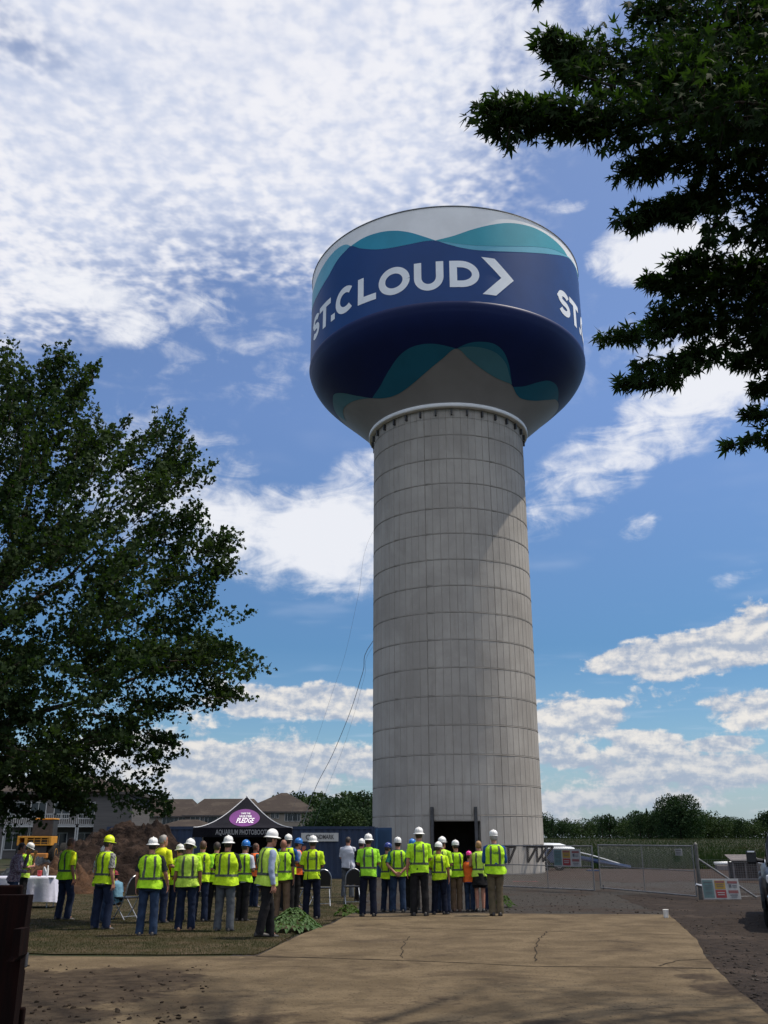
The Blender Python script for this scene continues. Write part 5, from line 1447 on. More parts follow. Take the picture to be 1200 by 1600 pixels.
for i in range(16): mb.tube([(0, 0, .12 + i * .065), (4.2, .5, .12 + i * .065)], .002, 3, cap=False)
for i in range(60): mb.tube([(i * .07, i * .0083, .1), (i * .07, i * .0083, 1.1)], .002, 3, cap=False)
mb.build('wire_mesh', WIRE, fe)
# latch wheel on the leaf meeting point
o = MB().ball((0, 0, .06), .06, 10, 6, .4, 1, 1.6).build('padlock', BLACKP); o.location = G(943, 1390) ; o.location.z = .03; tag(o, 'black padlock hanging low where the two gate leaves meet', 'padlock')


def board(p, u_, w, h, z, rows, label, tilt=0.0, name='safety_sign'):
    """safety board: columns of coloured notices"""
    r = empty(name, p, math.atan2(u_.y, u_.x), label, 'sign')
    T = Matrix.Rotation(tilt, 3, 'X')
    def bx(cx, cz, ww, hh, th, y, m, nm, par=None):
        mb = MB(); mb.box((0, 0, 0), (ww, th, hh)); mb.v = [tuple(T @ (Vector(q) + Vector((cx, y, cz))) + Vector((0, 0, z))) for q in mb.v]; return mb.build(nm, m, r)
    bx(0, h / 2, w, h, .02, 0, SGW, 'board')
    for (cx, cz, ww, hh, m, lines) in rows:
        bx(cx * w, cz * h, ww * w, hh * h, .006, -.014, m, 'notice')
        for k, (ly, lw, lh, lm) in enumerate(lines): bx(cx * w, ly * h, lw * w, lh * h, .004, -.020, lm, 'print')
    return r


rowsA = [(-.345, .5, .28, .86, SGT, [(.82, .22, .04, SGD), (.66, .2, .02, SGD), (.58, .2, .02, SGD), (.5, .18, .02, SGD), (.34, .2, .02, SGD), (.26, .2, .02, SGD)]), (-.02, .70, .28, .42, SGY, [(.84, .24, .10, SGM), (.70, .2, .03, SGD), (.62, .18, .03, SGD)]), (-.02, .26, .28, .38, SGR, [(.32, .2, .04, SGW), (.22, .18, .04, SGW)]),
         (.32, .82, .26, .12, SGM, []), (.25, .64, .07, .16, SGD, []), (.37, .66, .12, .03, SGD, []), (.37, .59, .12, .03, SGD, []), (.32, .36, .26, .14, SGM, []), (.32, .20, .2, .04, SGD, []), (.32, .11, .16, .03, SGD, [])]
uA = (gA1 - gA0).normalized(); pA = A(891, 1390, 34.2); pA.z = 0
board(pA + Vector((uA.y, -uA.x, 0)) * .06, uA, 48 / 1495 * 34.2, 25 / 1495 * 34.2 * .98, pxz(891, 1354, 34.2), rowsA, 'white safety board with teal, yellow and red notices hung on the left gate leaf')
pB = A(1129, 1403, 30.2); pB.z = 0
board(pB, Vector((1, .05, 0)).normalized(), 53 / 1495 * 30.2, 27 / 1495 * 30.2, .06, rowsA, 'white safety board with red and yellow notices standing on the ground by the brace', R(-8))
pC = A(1066, 1390, 31.7); pC.z = 0
board(pC, (gB1 - gB0).normalized(), .34, .20, pxz(1066, 1337, 31.7), [(0, .75, .8, .12, SGD, []), (0, .45, .7, .08, SGD, []), (0, .25, .6, .08, SGD, [])], 'small faded grey plate wired to the right gate leaf', 0, 'small_sign')

# ================================================================== things behind the gate
BLT = mat('trailer_blue', (.02, .05, .13), .5, (.03, .06, .14), 5); WHC = mat('cover_white', (.62, .66, .70), .5)
tp_ = A(862, 1350, 58); tp_.z = 0
r = empty('utility_trailer', tp_, R(-8), 'blue trailer with a pale curved cover just right of the tower base', 'trailer')
mb = MB(); mb.box((0, 0, .78), (2.5, 1.5, .75), None, .05); mb.build('bed', BLT, r)
mb = MB(); mb.loft([[Vector((-1.25, .78 * math.cos(R(a)), 1.16 + .34 * math.sin(R(a)))) for a in range(0, 181, 20)], [Vector((.5, .78 * math.cos(R(a)), 1.16 + .30 * math.sin(R(a)))) for a in range(0, 181, 20)], [Vector((1.3, .78 * math.cos(R(a)), 1.16 + .06 * math.sin(R(a)))) for a in range(0, 181, 20)]], True, False); mb.build('cover', WHC, r, True)
for sx in (-.4, .4):
    for sy in (-.78, .78):
        w_ = wheel(r, (sx, sy, .33), .33, .22); w_.rotation_euler = (0, 0, R(90))
tb_ = A(880, 1352, 57); tb_.z = 0
r = empty('conveyor_boom', tb_, 0, 'long dark blue boom sloping down to the right behind the gate', 'boom')
e0 = A(845, 1328, 59) - tb_; e1 = A(925, 1344, 57) - tb_; e2 = A(985, 1352, 56) - tb_; e2.z = .25
mb = MB(); mb.tube([e0, e1, e2], [.13, .12, .09], 4); mb.build('boom_arm', BLT, r)
mb = MB(); mb.tube([e0 + Vector((0, 0, .35)), e1 + Vector((0, 0, .26)), e2], .03, 5); mb.build('tie_rod', WHC, r)
for t in (.2, .45, .7, .95): q = e0.lerp(e1, t); mb = MB(); mb.tube([q, q + Vector((.15, 0, .3))], .02, 4); mb.build('strut', BLT, r)
mb = MB(); mb.tube([e1, (e1.x, e1.y, 0)], .05, 6); mb.box((e1.x, e1.y, .03), (.6, .6, .06)); mb.build('stand', BLT, r)
mb = MB(); mb.tube([e0, (e0.x, e0.y, 0)], .05, 6); mb.box((e0.x, e0.y, .03), (.6, .6, .06)); mb.build('stand', BLT, r)

# slatted crate shelter
sp = A(1162, 1362, 46); sp.z = 0
DKW = mat('dark_wood', (.055, .043, .040), .85, (.035, .028, .026), 5, 5, .01, 12); LTW = mat('grey_wood', (.16, .14, .135), .85, (.11, .10, .10), 5, 5, .01, 12)
r = empty('slatted_crate', sp, R(-6), 'dark slatted crate with a pale sloping lid at the field edge on the right', 'crate')
mb = MB()
for sx in (-.5, .5):
    for sy in (-.4, .4): mb.box((sx, sy, .38), (.07, .07, .76))
mb.box((0, -.4, .74), (1.07, .075, .08)); mb.box((0, -.4, .06), (1.07, .075, .08)); mb.box((0, -.41, .4), (.05, .05, .66)); mb.build('frame', LTW, r)
mb = MB(); mb.box((0, 0, .40), (.96, .74, .66)); mb.build('dark_inside', DKW, r)
mb = MB()
for k in range(5): mb.box((0, -.46 + k * .22, .82 + k * .045), (1.22, .17, .03), Matrix.Rotation(R(12), 3, 'X'))
mb.build('slatted_lid', LTW, r)
o = MB().tube([(-.5, 0, 0), (.45, 0, .02)], .09, 14).build('plastic_pipe', mat('pipe_white', (.75, .76, .76), .5), None, True); o.location = A(1130, 1350, 60); o.location.z = .38; tag(o, 'short white pipe lying left of the slatted crate at the field edge', 'pipe')
mb = MB(); mb.box((0, 0, .14), (.9, .35, .28), None, .03); o = mb.build('wood_block', LTW); o.location = A(1130, 1350, 60); o.location.z = .0; tag(o, 'weathered block carrying the white pipe at the field edge', 'block')


# ================================================================== vehicles
CARB = mat('car_paint_black', (.006, .007, .010), .35, spec=.2); CHROME = mat('chrome', (.6, .6, .62), .15, metal=1.0); CGLASS = mat('car_glass', (.015, .018, .02), .06); WPAINT = mat('car_paint_white', (.7, .7, .7), .3, coat=.4)
def car_body(sections, mats, root, name='body'):
    """sections: list of (y, [(x,z)...half outline from bottom centre to top centre])"""
    rings = []
    for y, half in sections:
        full = [(x_, z) for x_, z in half] + [(-x_, z) for x_, z in reversed(half) if x_ > 1e-6]
        rings.append([Vector((x_, y, z)) for x_, z in full])
    mb = MB(); mb.loft(rings, True); return mb.build(name, mats, root, False)


def pickup(p, rz, label):
    r = empty('pickup_truck', p, rz, label, 'truck')
    # front is -Y, length 5.7
    def S(y, w, zb, zs, zt): return (y, [(0, zb), (w * .86, zb), (w * .97, zb + .10), (w, (zb + zs) / 2 + .05), (w * .985, zs - .10), (w * .93, zs), (w * .5, zt), (0, zt)])
    secs = [S(0.0, .84, .62, .96, 1.02), S(.10, .93, .42, 1.02, 1.10), S(.5, .99, .38, 1.06, 1.16), S(1.0, 1.0, .38, 1.08, 1.19), S(1.6, 1.0, .38, 1.10, 1.21), S(3.6, 1.0, .38, 1.12, 1.21), S(5.5, 1.0, .42, 1.12, 1.16), S(5.65, .95, .5, 1.06, 1.10)]
    b = car_body(secs, CARB, r); bv = b.modifiers.new('b', 'BEVEL'); bv.width = .03; bv.segments = 2; bv.limit_method = 'ANGLE'; bv.angle_limit = R(25)
    cabs = [(1.55, [(0, 1.2), (.86, 1.12), (.84, 1.20), (.55, 1.22), (0, 1.24)]), (2.15, [(0, 1.2), (.87, 1.12), (.83, 1.55), (.72, 1.82), (0, 1.88)]), (3.3, [(0, 1.2), (.87, 1.12), (.83, 1.55), (.72, 1.84), (0, 1.90)]), (3.75, [(0, 1.2), (.87, 1.12), (.83, 1.50), (.72, 1.74), (0, 1.78)])]
    car_body(cabs, CARB, r, 'cab')
    for s_ in (-1, 1):
        w_ = MB(); w_.add([(s_ * .875, 1.95, 1.24), (s_ * .875, 2.65, 1.24), (s_ * .79, 2.65, 1.76), (s_ * .79, 2.30, 1.76)], [(0, 1, 2, 3)]); w_.add([(s_ * .875, 2.72, 1.24), (s_ * .875, 3.5, 1.24), (s_ * .80, 3.4, 1.72), (s_ * .79, 2.72, 1.76)], [(0, 1, 2, 3)]); w_.build('side_window', CGLASS, r)
        mr = MB(); mr.box((s_ * 1.14, 1.86, 1.30), (.20, .10, .26), None, .035); mo = mr.build('wing_mirror', BLACKP, r)
        mr = MB(); mr.tube([(s_ * .9, 1.95, 1.22), (s_ * 1.05, 1.9, 1.24), (s_ * 1.08, 1.87, 1.27)], [.04, .045, .04], 8); mr.build('mirror_arm', BLACKP, mo)
        mr = MB(); mr.box((s_ * 1.14, 1.80, 1.40), (.14, .03, .04), None, .01); mr.build('mirror_cap', CHROME, mo)
        hl = MB(); hl.box((s_ * .76, .05, .93), (.30, .14, .16), None, .04); hl.build('headlight', mat('lamp_glass', (.5, .52, .55), .1, coat=.5), r)
        for y in (1.0, 4.6):
            wheel(r, (s_ * .90, y, .40), .40, .26, rimm=CHROME)
            a = MB(); a.tube([(s_ * 1.0, y + .50 * math.cos(R(t)), .42 + .50 * math.sin(R(t))) for t in range(-10, 191, 15)], .045, 6); a.build('wheel_arch', CARB, r)
    ws = MB(); ws.add([(-.80, 1.60, 1.25), (.80, 1.60, 1.25), (.68, 2.13, 1.80), (-.68, 2.13, 1.80)], [(0, 1, 2, 3)]); ws.build('windscreen', CGLASS, r)
    g = MB(); g.box((0, -.02, .88), (1.1, .08, .30), None, .03); go = g.build('grille', BLACKP, r); g = MB(); g.box((0, -.07, .88), (1.12, .03, .04)); g.build('grille_bar', CHROME, go)
    bp_ = MB(); bp_.box((0, -.08, .55), (1.86, .22, .24), None, .05); bp_.build('bumper', CHROME, r)
    return r


TR_ = R(-20.5); tq = A(1174, 1340, 22.6); tm = Matrix.Rotation(TR_, 3, 'Z') @ Vector((-1.14, 1.86, 0)); pickup((tq.x - tm.x, tq.y - tm.y, 0), TR_, 'black pickup truck with a large wing mirror at the right edge')
# white car further off, mostly behind the pickup
wc = A(1188, 1350, 46); r = empty('white_car', (wc.x, wc.y, 0), R(-90), 'white car half hidden behind the black pickup', 'car')
def S2(y, w, zb, zs, zt): return (y, [(0, zb), (w * .9, zb), (w, zb + .2), (w * .97, zs), (w * .6, zt), (0, zt)])
car_body([S2(0, .7, .35, .65, .70), S2(.3, .85, .28, .75, .82), S2(1.3, .88, .25, .85, .95), S2(3.6, .88, .25, .88, .98), S2(4.3, .8, .35, .85, .92)], WPAINT, r)
car_body([(1.2, [(0, .9), (.75, .86), (.7, .92), (0, .95)]), (1.8, [(0, .9), (.76, .86), (.60, 1.34), (0, 1.40)]), (3.0, [(0, .9), (.76, .86), (.60, 1.36), (0, 1.42)]), (3.8, [(0, .9), (.75, .86), (.68, .95), (0, .98)])], CGLASS, r, 'glasshouse')
for s_ in (-1, 1):
    for y in (.8, 3.4): wheel(r, (s_ * .8, y, .31), .31, .2)

# ================================================================== small things near the camera
o = MB().lathe((0, 0, 0), [(.035, 0), (.037, .01), (.045, .12), (.048, .125), (.043, .12), (.034, .01)], 18).build('paper_cup', mat('cup_white', (.72, .72, .70), .6), None, True)
o.location = G(1041, 1434, SLAB_Z); o.scale = (1.3, 1.3, 1.3); tag(o, 'white paper cup standing on the far right corner of the driveway', 'cup')
ml = MB()
for k, (a0, a1) in enumerate([((0, 0), (.3, .12)), ((.3, .12), (.5, 0)), ((.55, .12), (.75, -.02)), ((.8, .1), (1.05, -.04)), ((.8, -.04), (1.05, .12)), ((.1, .16), (.25, -.05))]):
    ml.box(((a0[0] + a1[0]) / 2, (a0[1] + a1[1]) / 2, 0), (math.hypot(a1[0] - a0[0], a1[1] - a0[1]), .03, .004), math.atan2(a1[1] - a0[1], a1[0] - a0[0]))
sm = ml.build('spray_mark', mat('spray_red', (.30, .08, .08), .9)); sm.location = G(801, 1378); sm.location.z = .016; sm.scale = (1, 3.2, 1); tag(sm, 'red spray-painted scribble on the gravel in front of the tower', 'paint mark')

WOODR = mat('shaded_red_wood', (.010, .0035, .003), .95, (.005, .0025, .0025), 4, 6, .004, 14, stretch=(6, 6, .6), spec=.08); SLATG = mat('slat_grey', (.04, .04, .045), .7, (.025, .025, .028), 6, 5)  # red wood darkened in colour to stand for tree shade on the bench
def bench():
    # end of a dark wooden bench beside the photographer: raking back post, arm and slats
    D = 4.6; b0 = A(8, 1700, D); b0.z = SLAB_Z; r = empty('wooden_bench', b0, 0, 'dark red-brown wooden bench end with grey slats at the lower left edge', 'bench')
    q = lambda x, y, d=D: A(x, y, d) - b0
    mb = MB(); P = [q(24, 1398), q(17, 1440), q(-3, 1600), Vector((q(-14, 1700).x, q(-14, 1700).y, 0))]
    rings = []
    for p, w in zip(P, (.068, .070, .072, .075)): rings.append([p + Vector((a * w, b * .03, 0)) for a, b in ((-1, -1), (1, -1), (1, 1), (-1, 1))])
    mb.loft(rings); mb.build('back_post', WOODR, r)
    mb = MB(); P = [q(34, 1450, D - .1), q(30, 1492, D - .1), q(22, 1500, D - .1)]; mb.loft([[p + Vector((a * .016, b * .05, 0)) for a, b in ((-1, -1), (1, -1), (1, 1), (-1, 1))] for p in P]); mb.build('bracket', WOODR, r)
    for y, dy in ((1448, 0), (1500, .02)):
        mb = MB(); c = q(-72, y, D + .12); mb.box(c, (.62, .03, .06), None, .008); mb.build('slat', SLATG, r)
    for y in (1412, 1474, 1545, 1605):
        mb = MB(); c = q(-76, y, D + .16); mb.box(c, (.60, .03, .15), None, .008); mb.build('slat', WOODR, r)
    mb = MB(); sz = .42; c = q(-70, 1500, D - .25); c.z = sz - SLAB_Z; mb.box(c, (.9, .5, .04), None, .01); mb.build('seat', WOODR, r)
    for sx in (-1, 1): mb = MB(); c2 = Vector((c.x + sx * .4, c.y - .2, (sz - SLAB_Z) / 2)); mb.box(c2, (.06, .06, sz - SLAB_Z - .04)); mb.build('leg', WOODR, r)


bench()

# ================================================================== people
NOM = 1.75                                   # standing height of the template
BODY_CACHE = {}


def rotz(a): return Matrix.Rotation(a, 3, 'Z')


def skeleton(arms=('down', 'down'), legs='stand', lean=0.0, turn=0.0, nod=0.0, seated=False, female=False):
    """joint positions, facing +Y"""
    J = {}
    pelz = .95; off = Vector((0, 0, 0))
    if seated: pelz = .53
    dz = pelz - .95
    pel = Vector((0, 0, pelz)); L = Matrix.Rotation(-lean, 3, 'X')
    up = lambda v: L @ (Vector(v) - Vector((0, 0, .95))) + pel
    J['up'] = up
    J['pelvis'] = pel; J['waist'] = up((0, 0, 1.08)); J['chest'] = up((0, 0, 1.28)); J['neck0'] = up((0, -.01, 1.45)); J['neck1'] = up((0, .005, 1.53)); J['head'] = up((0, .025, 1.63))
    J['turn'] = turn; J['nod'] = nod
    for i, s in enumerate((-1, 1)):
        J['sh%d' % i] = up((s * .185, -.005, 1.405)); a = arms[i]
        if a == 'down': e, w = (s * .245, -.03, 1.12), (s * .262, .035, .88); hd = (0.0, .04, -1)
        elif a == 'back': e, w = (s * .27, -.12, 1.13), (s * .065, -.185, .93); hd = (-s * .9, -.03, -.35)
        elif a == 'fold': e, w = (s * .25, .07, 1.13), (s * .03, .235, 1.17); hd = (-s * .9, .1, .25)
        elif a == 'front': e, w = (s * .235, .03, 1.13), (s * .10, .27, 1.10); hd = (-s * .5, .7, .25)
        elif a == 'phone': e, w = (s * .225, .08, 1.15), (s * .08, .30, 1.27); hd = (-s * .35, .5, .7)
        elif a == 'face': e, w = (s * .24, .16, 1.20), (s * .10, .20, 1.47); hd = (-s * .3, .0, .95)
        elif a == 'hip': e, w = (s * .36, -.06, 1.15), (s * .17, .06, 1.00); hd = (-s * .6, .5, -.5)
        elif a == 'out': e, w = (s * .29, -.02, 1.13), (s * .33, .10, .90); hd = (.0, .2, -1)
        elif a == 'lap': e, w = (s * .23, .04, 1.14), (s * .12, .27, 1.04); hd = (-s * .4, .8, -.2)
        J['el%d' % i] = up(e); J['wr%d' % i] = up(w); J['hd%d' % i] = (L @ Vector(hd)).normalized()
        J['hip%d' % i] = pel + Vector((s * .092, 0, -.03))
        if seated: J['kn%d' % i] = Vector((s * .13, .44, .50)); J['an%d' % i] = Vector((s * .13, .42, .09)); J['to%d' % i] = Vector((s * .15, .58, .03))
        elif legs == 'walk':
            st = .11 if i == 0 else -.12; J['kn%d' % i] = Vector((s * .10, st * .75 + .04, .50)); J['an%d' % i] = Vector((s * .10, st * 1.2, .09 if i == 0 else .14)); J['to%d' % i] = Vector((s * .11, st * 1.2 + .16, .03))
        elif legs == 'wide': J['kn%d' % i] = Vector((s * .15, .02, .50)); J['an%d' % i] = Vector((s * .20, -.02, .09)); J['to%d' % i] = Vector((s * .24, .13, .03))
        elif legs == 'close': J['kn%d' % i] = Vector((s * .085, .02, .50)); J['an%d' % i] = Vector((s * .08, -.02, .09)); J['to%d' % i] = Vector((s * .10, .14, .03))
        elif legs == 'rest':
            q = .05 if i else 0; J['kn%d' % i] = Vector((s * .12, .02 + q * 1.6, .50)); J['an%d' % i] = Vector((s * .14 , -.02 + q, .09)); J['to%d' % i] = Vector((s * (.17 + q), .13 + q, .03))
        else: J['kn%d' % i] = Vector((s * .115, .02, .50)); J['an%d' % i] = Vector((s * .13, -.02, .09)); J['to%d' % i] = Vector((s * .16, .14, .03))
    return J


def head_space(J):
    up = J['up']; Hm = Matrix.Rotation(J['turn'], 3, 'Z') @ Matrix.Rotation(-J['nod'], 3, 'X'); c = J['head']
    return lambda v: c + Hm @ Vector(v)


def body_mesh(key, J):
    if key in BODY_CACHE: return BODY_CACHE[key]
    mb = MB(); up = J['up']; hs = head_space(J)
    # torso
    secs = [(.86, .0, .14, .10), (.95, 0, .155, .105), (1.08, 0, .135, .095), (1.20, 0, .15, .105), (1.32, 0, .168, .112), (1.40, 0, .165, .095), (1.45, -.005, .09, .07), (1.49, -.005, .058, .058), (1.56, .01, .055, .058)]
    mb.loft([[up((rx * math.cos(2 * math.pi * k / 16), cy + ry * math.sin(2 * math.pi * k / 16), z)) for k in range(16)] for z, cy, rx, ry in secs])
    # head: rings of an ovoid with face relief
    rings = []
    for z, rx, ry, cy in [(-.118, .030, .035, .045), (-.105, .045, .058, .028), (-.085, .056, .072, .016), (-.055, .063, .080, .008), (-.02, .069, .087, .002), (.02, .073, .092, -.004), (.055, .071, .090, -.006), (.085, .060, .076, -.006), (.108, .038, .048, -.004), (.117, .012, .015, -.002)]:
        r_ = []
        for k in range(20):
            a = 2 * math.pi * k / 20; x_, y_ = rx * math.cos(a), cy + ry * math.sin(a)
            if abs(a - math.pi / 2) < .5 and z < -.02 and z > -.06: y_ += .004
            r_.append(hs((x_, y_, z)))
        rings.append(r_)
    mb.loft(rings)
    mb.loft([[hs((x_ * w, y_ , z)) for x_, y_ in ((-1, .078), (0, .083 + d), (1, .078), (0, .07))] for z, w, d in ((.022, .008, .004), (-.010, .013, .018), (-.026, .018, .026), (-.034, .012, .010))])   # nose
    for s in (-1, 1): mb.ball(hs((s * .074, -.006, -.008)), .03, 8, 6, .35, .62, 1.0, Matrix.Rotation(J['turn'], 3, 'Z'))     # ears
    mb.tube([up((0, -.005, 1.44)), hs((0, -.012, -.06))], [.062, .056], 14)                                # neck
    for i in range(2):
        s = -1 if i == 0 else 1
        mb.tube([J['chest'].lerp(J['sh%d' % i], .75), J['sh%d' % i], J['sh%d' % i].lerp(J['el%d' % i], .45), J['el%d' % i], J['el%d' % i].lerp(J['wr%d' % i], .3), J['wr%d' % i]], [.055, .058, .048, .039, .041, .026], 12)
        mb.tube([J['hip%d' % i] + Vector((0, 0, .05)), J['hip%d' % i].lerp(J['kn%d' % i], .35), J['kn%d' % i], J['kn%d' % i].lerp(J['an%d' % i], .3), J['an%d' % i]], [.085, .078, .052, .054, .036], 12)
        mb.tube([J['an%d' % i] + Vector((0, -.02, -.015)), J['an%d' % i].lerp(J['to%d' % i], .62) + Vector((0, 0, .01))], [(.032, .032), (.028, .018)], 10)
        # hand: palm, four fingers, thumb
        w = J['wr%d' % i]; d = J['hd%d' % i]; side = Vector((0, 1, 0)) if abs(d.z) > .6 else Vector((0, 0, 1)); side = (side - d * side.dot(d)).normalized(); nrm = d.cross(side); 
        inw = Vector((-s, 0, 0)) if abs(d.z) > .6 else Vector((0, 0, -1)); 
        if nrm.dot(inw) < 0: nrm = -nrm
        mb.loft([[w + d * t + side * (a * wd) + nrm * (b_ * th) for a, b_ in ((-1, -.6), (0, -1), (1, -.6), (1, .6), (0, 1), (-1, .6))] for t, wd, th in ((-.015, .024, .018), (.03, .036, .015), (.08, .042, .013), (.095, .040, .011))])
        for f_, (o_, ln, sp) in enumerate(((.033, .066, .012), (.011, .076, .004), (-.011, .070, -.004), (-.033, .054, -.012))):
            b0 = w + d * .085 + side * o_; b1 = b0 + d * ln * .5 + nrm * ln * .10 + side * sp; b2 = b1 + d * ln * .35 + nrm * ln * .30 + side * sp * .4; mb.tube([b0, b1, b2], [.0095, .009, .0075], 6)
        t0 = w + d * .035 + side * .030; t1 = t0 + d * .035 + side * .028 + nrm * .012; t2 = t1 + d * .030 + nrm * .012 + side * .006; mb.tube([t0, t1, t2], [.013, .011, .009], 6)
    me = mb.mesh('body'); ob = bpy.data.objects.new('tmp', me); COL.objects.link(ob); rm = ob.modifiers.new('r', 'REMESH'); rm.mode = 'VOXEL'; rm.voxel_size = .0085; rm.use_smooth_shade = True
    sm = ob.modifiers.new('s', 'SMOOTH'); sm.factor = .5; sm.iterations = 2
    dg = bpy.context.evaluated_depsgraph_get(); out = bpy.data.meshes.new_from_object(ob.evaluated_get(dg)); bpy.data.objects.remove(ob)
    out.materials.clear(); BODY_CACHE[key] = out; return out


def sup(a, rx, ry, e=2.5):
    c, s = math.cos(a), math.sin(a); return rx * math.copysign(abs(c) ** (2 / e), c), ry * math.copysign(abs(s) ** (2 / e), s)


TORSO = [(.84, .182, .128, 0), (.93, .180, .126, 0), (1.02, .170, .118, 0), (1.10, .166, .116, 0), (1.20, .174, .122, 0), (1.30, .186, .128, -.003), (1.37, .192, .124, -.008), (1.415, .186, .108, -.010), (1.445, .150, .088, -.010), (1.475, .095, .074, -.008), (1.50, .066, .068, -.004)]


def tor(z, key):
    for a, b in zip(TORSO, TORSO[1:]):
        if z <= b[0]: t = max(0, (z - a[0]) / (b[0] - a[0])); return [a[i] + (b[i] - a[i]) * t for i in (1, 2, 3)]
    return list(TORSO[-1][1:])


def garment(J, z0, z1, g, off, seed, puff=0.0, arms=0.0, n=36, rows=26, hemflare=.0):
    """a torso tube; returns surface function S(a, z, extra)"""
    up = J['up']
    def S(a, z, ex=0.0):
        rx, ry, cy = tor(z, 0); gg = 1 + (g - 1) * (1 if z < 1.25 else max(0, 1 - (z - 1.25) / .2)); o = off + ex; k = 1.0
        x_, y_ = sup(a, rx * gg + o, ry * (gg * 1.05 if g > 1 else 1) + o)
        wv = mnoise.noise(Vector((math.cos(a) * 2.2 + seed, math.sin(a) * 2.2, z * 5))) * .024 + mnoise.noise(Vector((math.cos(a) * 6 + seed, math.sin(a) * 6, z * 9))) * .014
        amp = 1.0 if z < 1.3 else .5; r_ = 1 + (wv * amp + hemflare * max(0, (1.05 - z)) * (1 + .6 * math.sin(a * 5 + seed))) / .15
        zz = z + (.012 * math.sin(a * 2 + seed) if z < z0 + .03 else 0)
        if z > 1.37: # shoulders slope down at the sides
            zz -= .0
        return up((x_ * r_, cy + y_ * r_, zz))
    return S, (lambda mb: mb.loft([[S(2 * math.pi * k / n, z0 + (z1 - z0) * j / rows) for k in range(n)] for j in range(rows + 1)], False))


def tube_cloth(mb, pts, rad, seed, n=16, amp=.007):
    """wrinkled tube through points"""
    P = [Vector(p) for p in pts]; Q = []; Rr = []
    for i in range(len(P) - 1):
        for j in range(5): t = j / 5; Q.append(P[i].lerp(P[i + 1], t)); Rr.append(rad[i] + (rad[i + 1] - rad[i]) * t)
    Q.append(P[-1]); Rr.append(rad[-1]); k0 = len(mb.v); mb.tube(Q, Rr, n, cap=False)
    for i in range(k0, len(mb.v)):
        j = (i - k0) // n; c = Q[j]; v = Vector(mb.v[i]); d = (v - c).normalized(); w = mnoise.noise(Vector((v.x * 9 + seed, v.y * 9, v.z * 14))) * amp * 1.4 + math.sin(v.z * 55 + seed + v.x * 20) * amp * .3
        mb.v[i] = tuple(v + d * w)


SHIRTS = {}
def cloth(name, col, k=.75): return mat('cloth_' + name, col, .9, tuple(c * k for c in col), 8, 4, .006, 34, spec=.2)


PLAID = mat('plaid_purple', (.16, .09, .13), .9, (.30, .26, .30), 34, 1, .004, 40, spec=.2, contrast=(.48, .54))
PLAIDG = mat('plaid_grey', (.30, .30, .28), .9, (.12, .12, .11), 34, 1, .004, 40, spec=.2, contrast=(.48, .54))
TEE_D = cloth('charcoal', (.022, .026, .028)); TEE_B = cloth('black', (.010, .010, .012)); TEE_W = cloth('white', (.52, .54, .60), .9); TEE_G = cloth('green', (.02, .13, .10)); SH_LB = cloth('light_blue', (.30, .36, .50), .85)
SH_B = cloth('royal_blue', (.02, .08, .28)); SH_TE = cloth('teal', (.02, .10, .12)); SH_R = cloth('rust', (.30, .05, .02)); SH_SKY = cloth('sky_blue', (.16, .32, .44), .85)


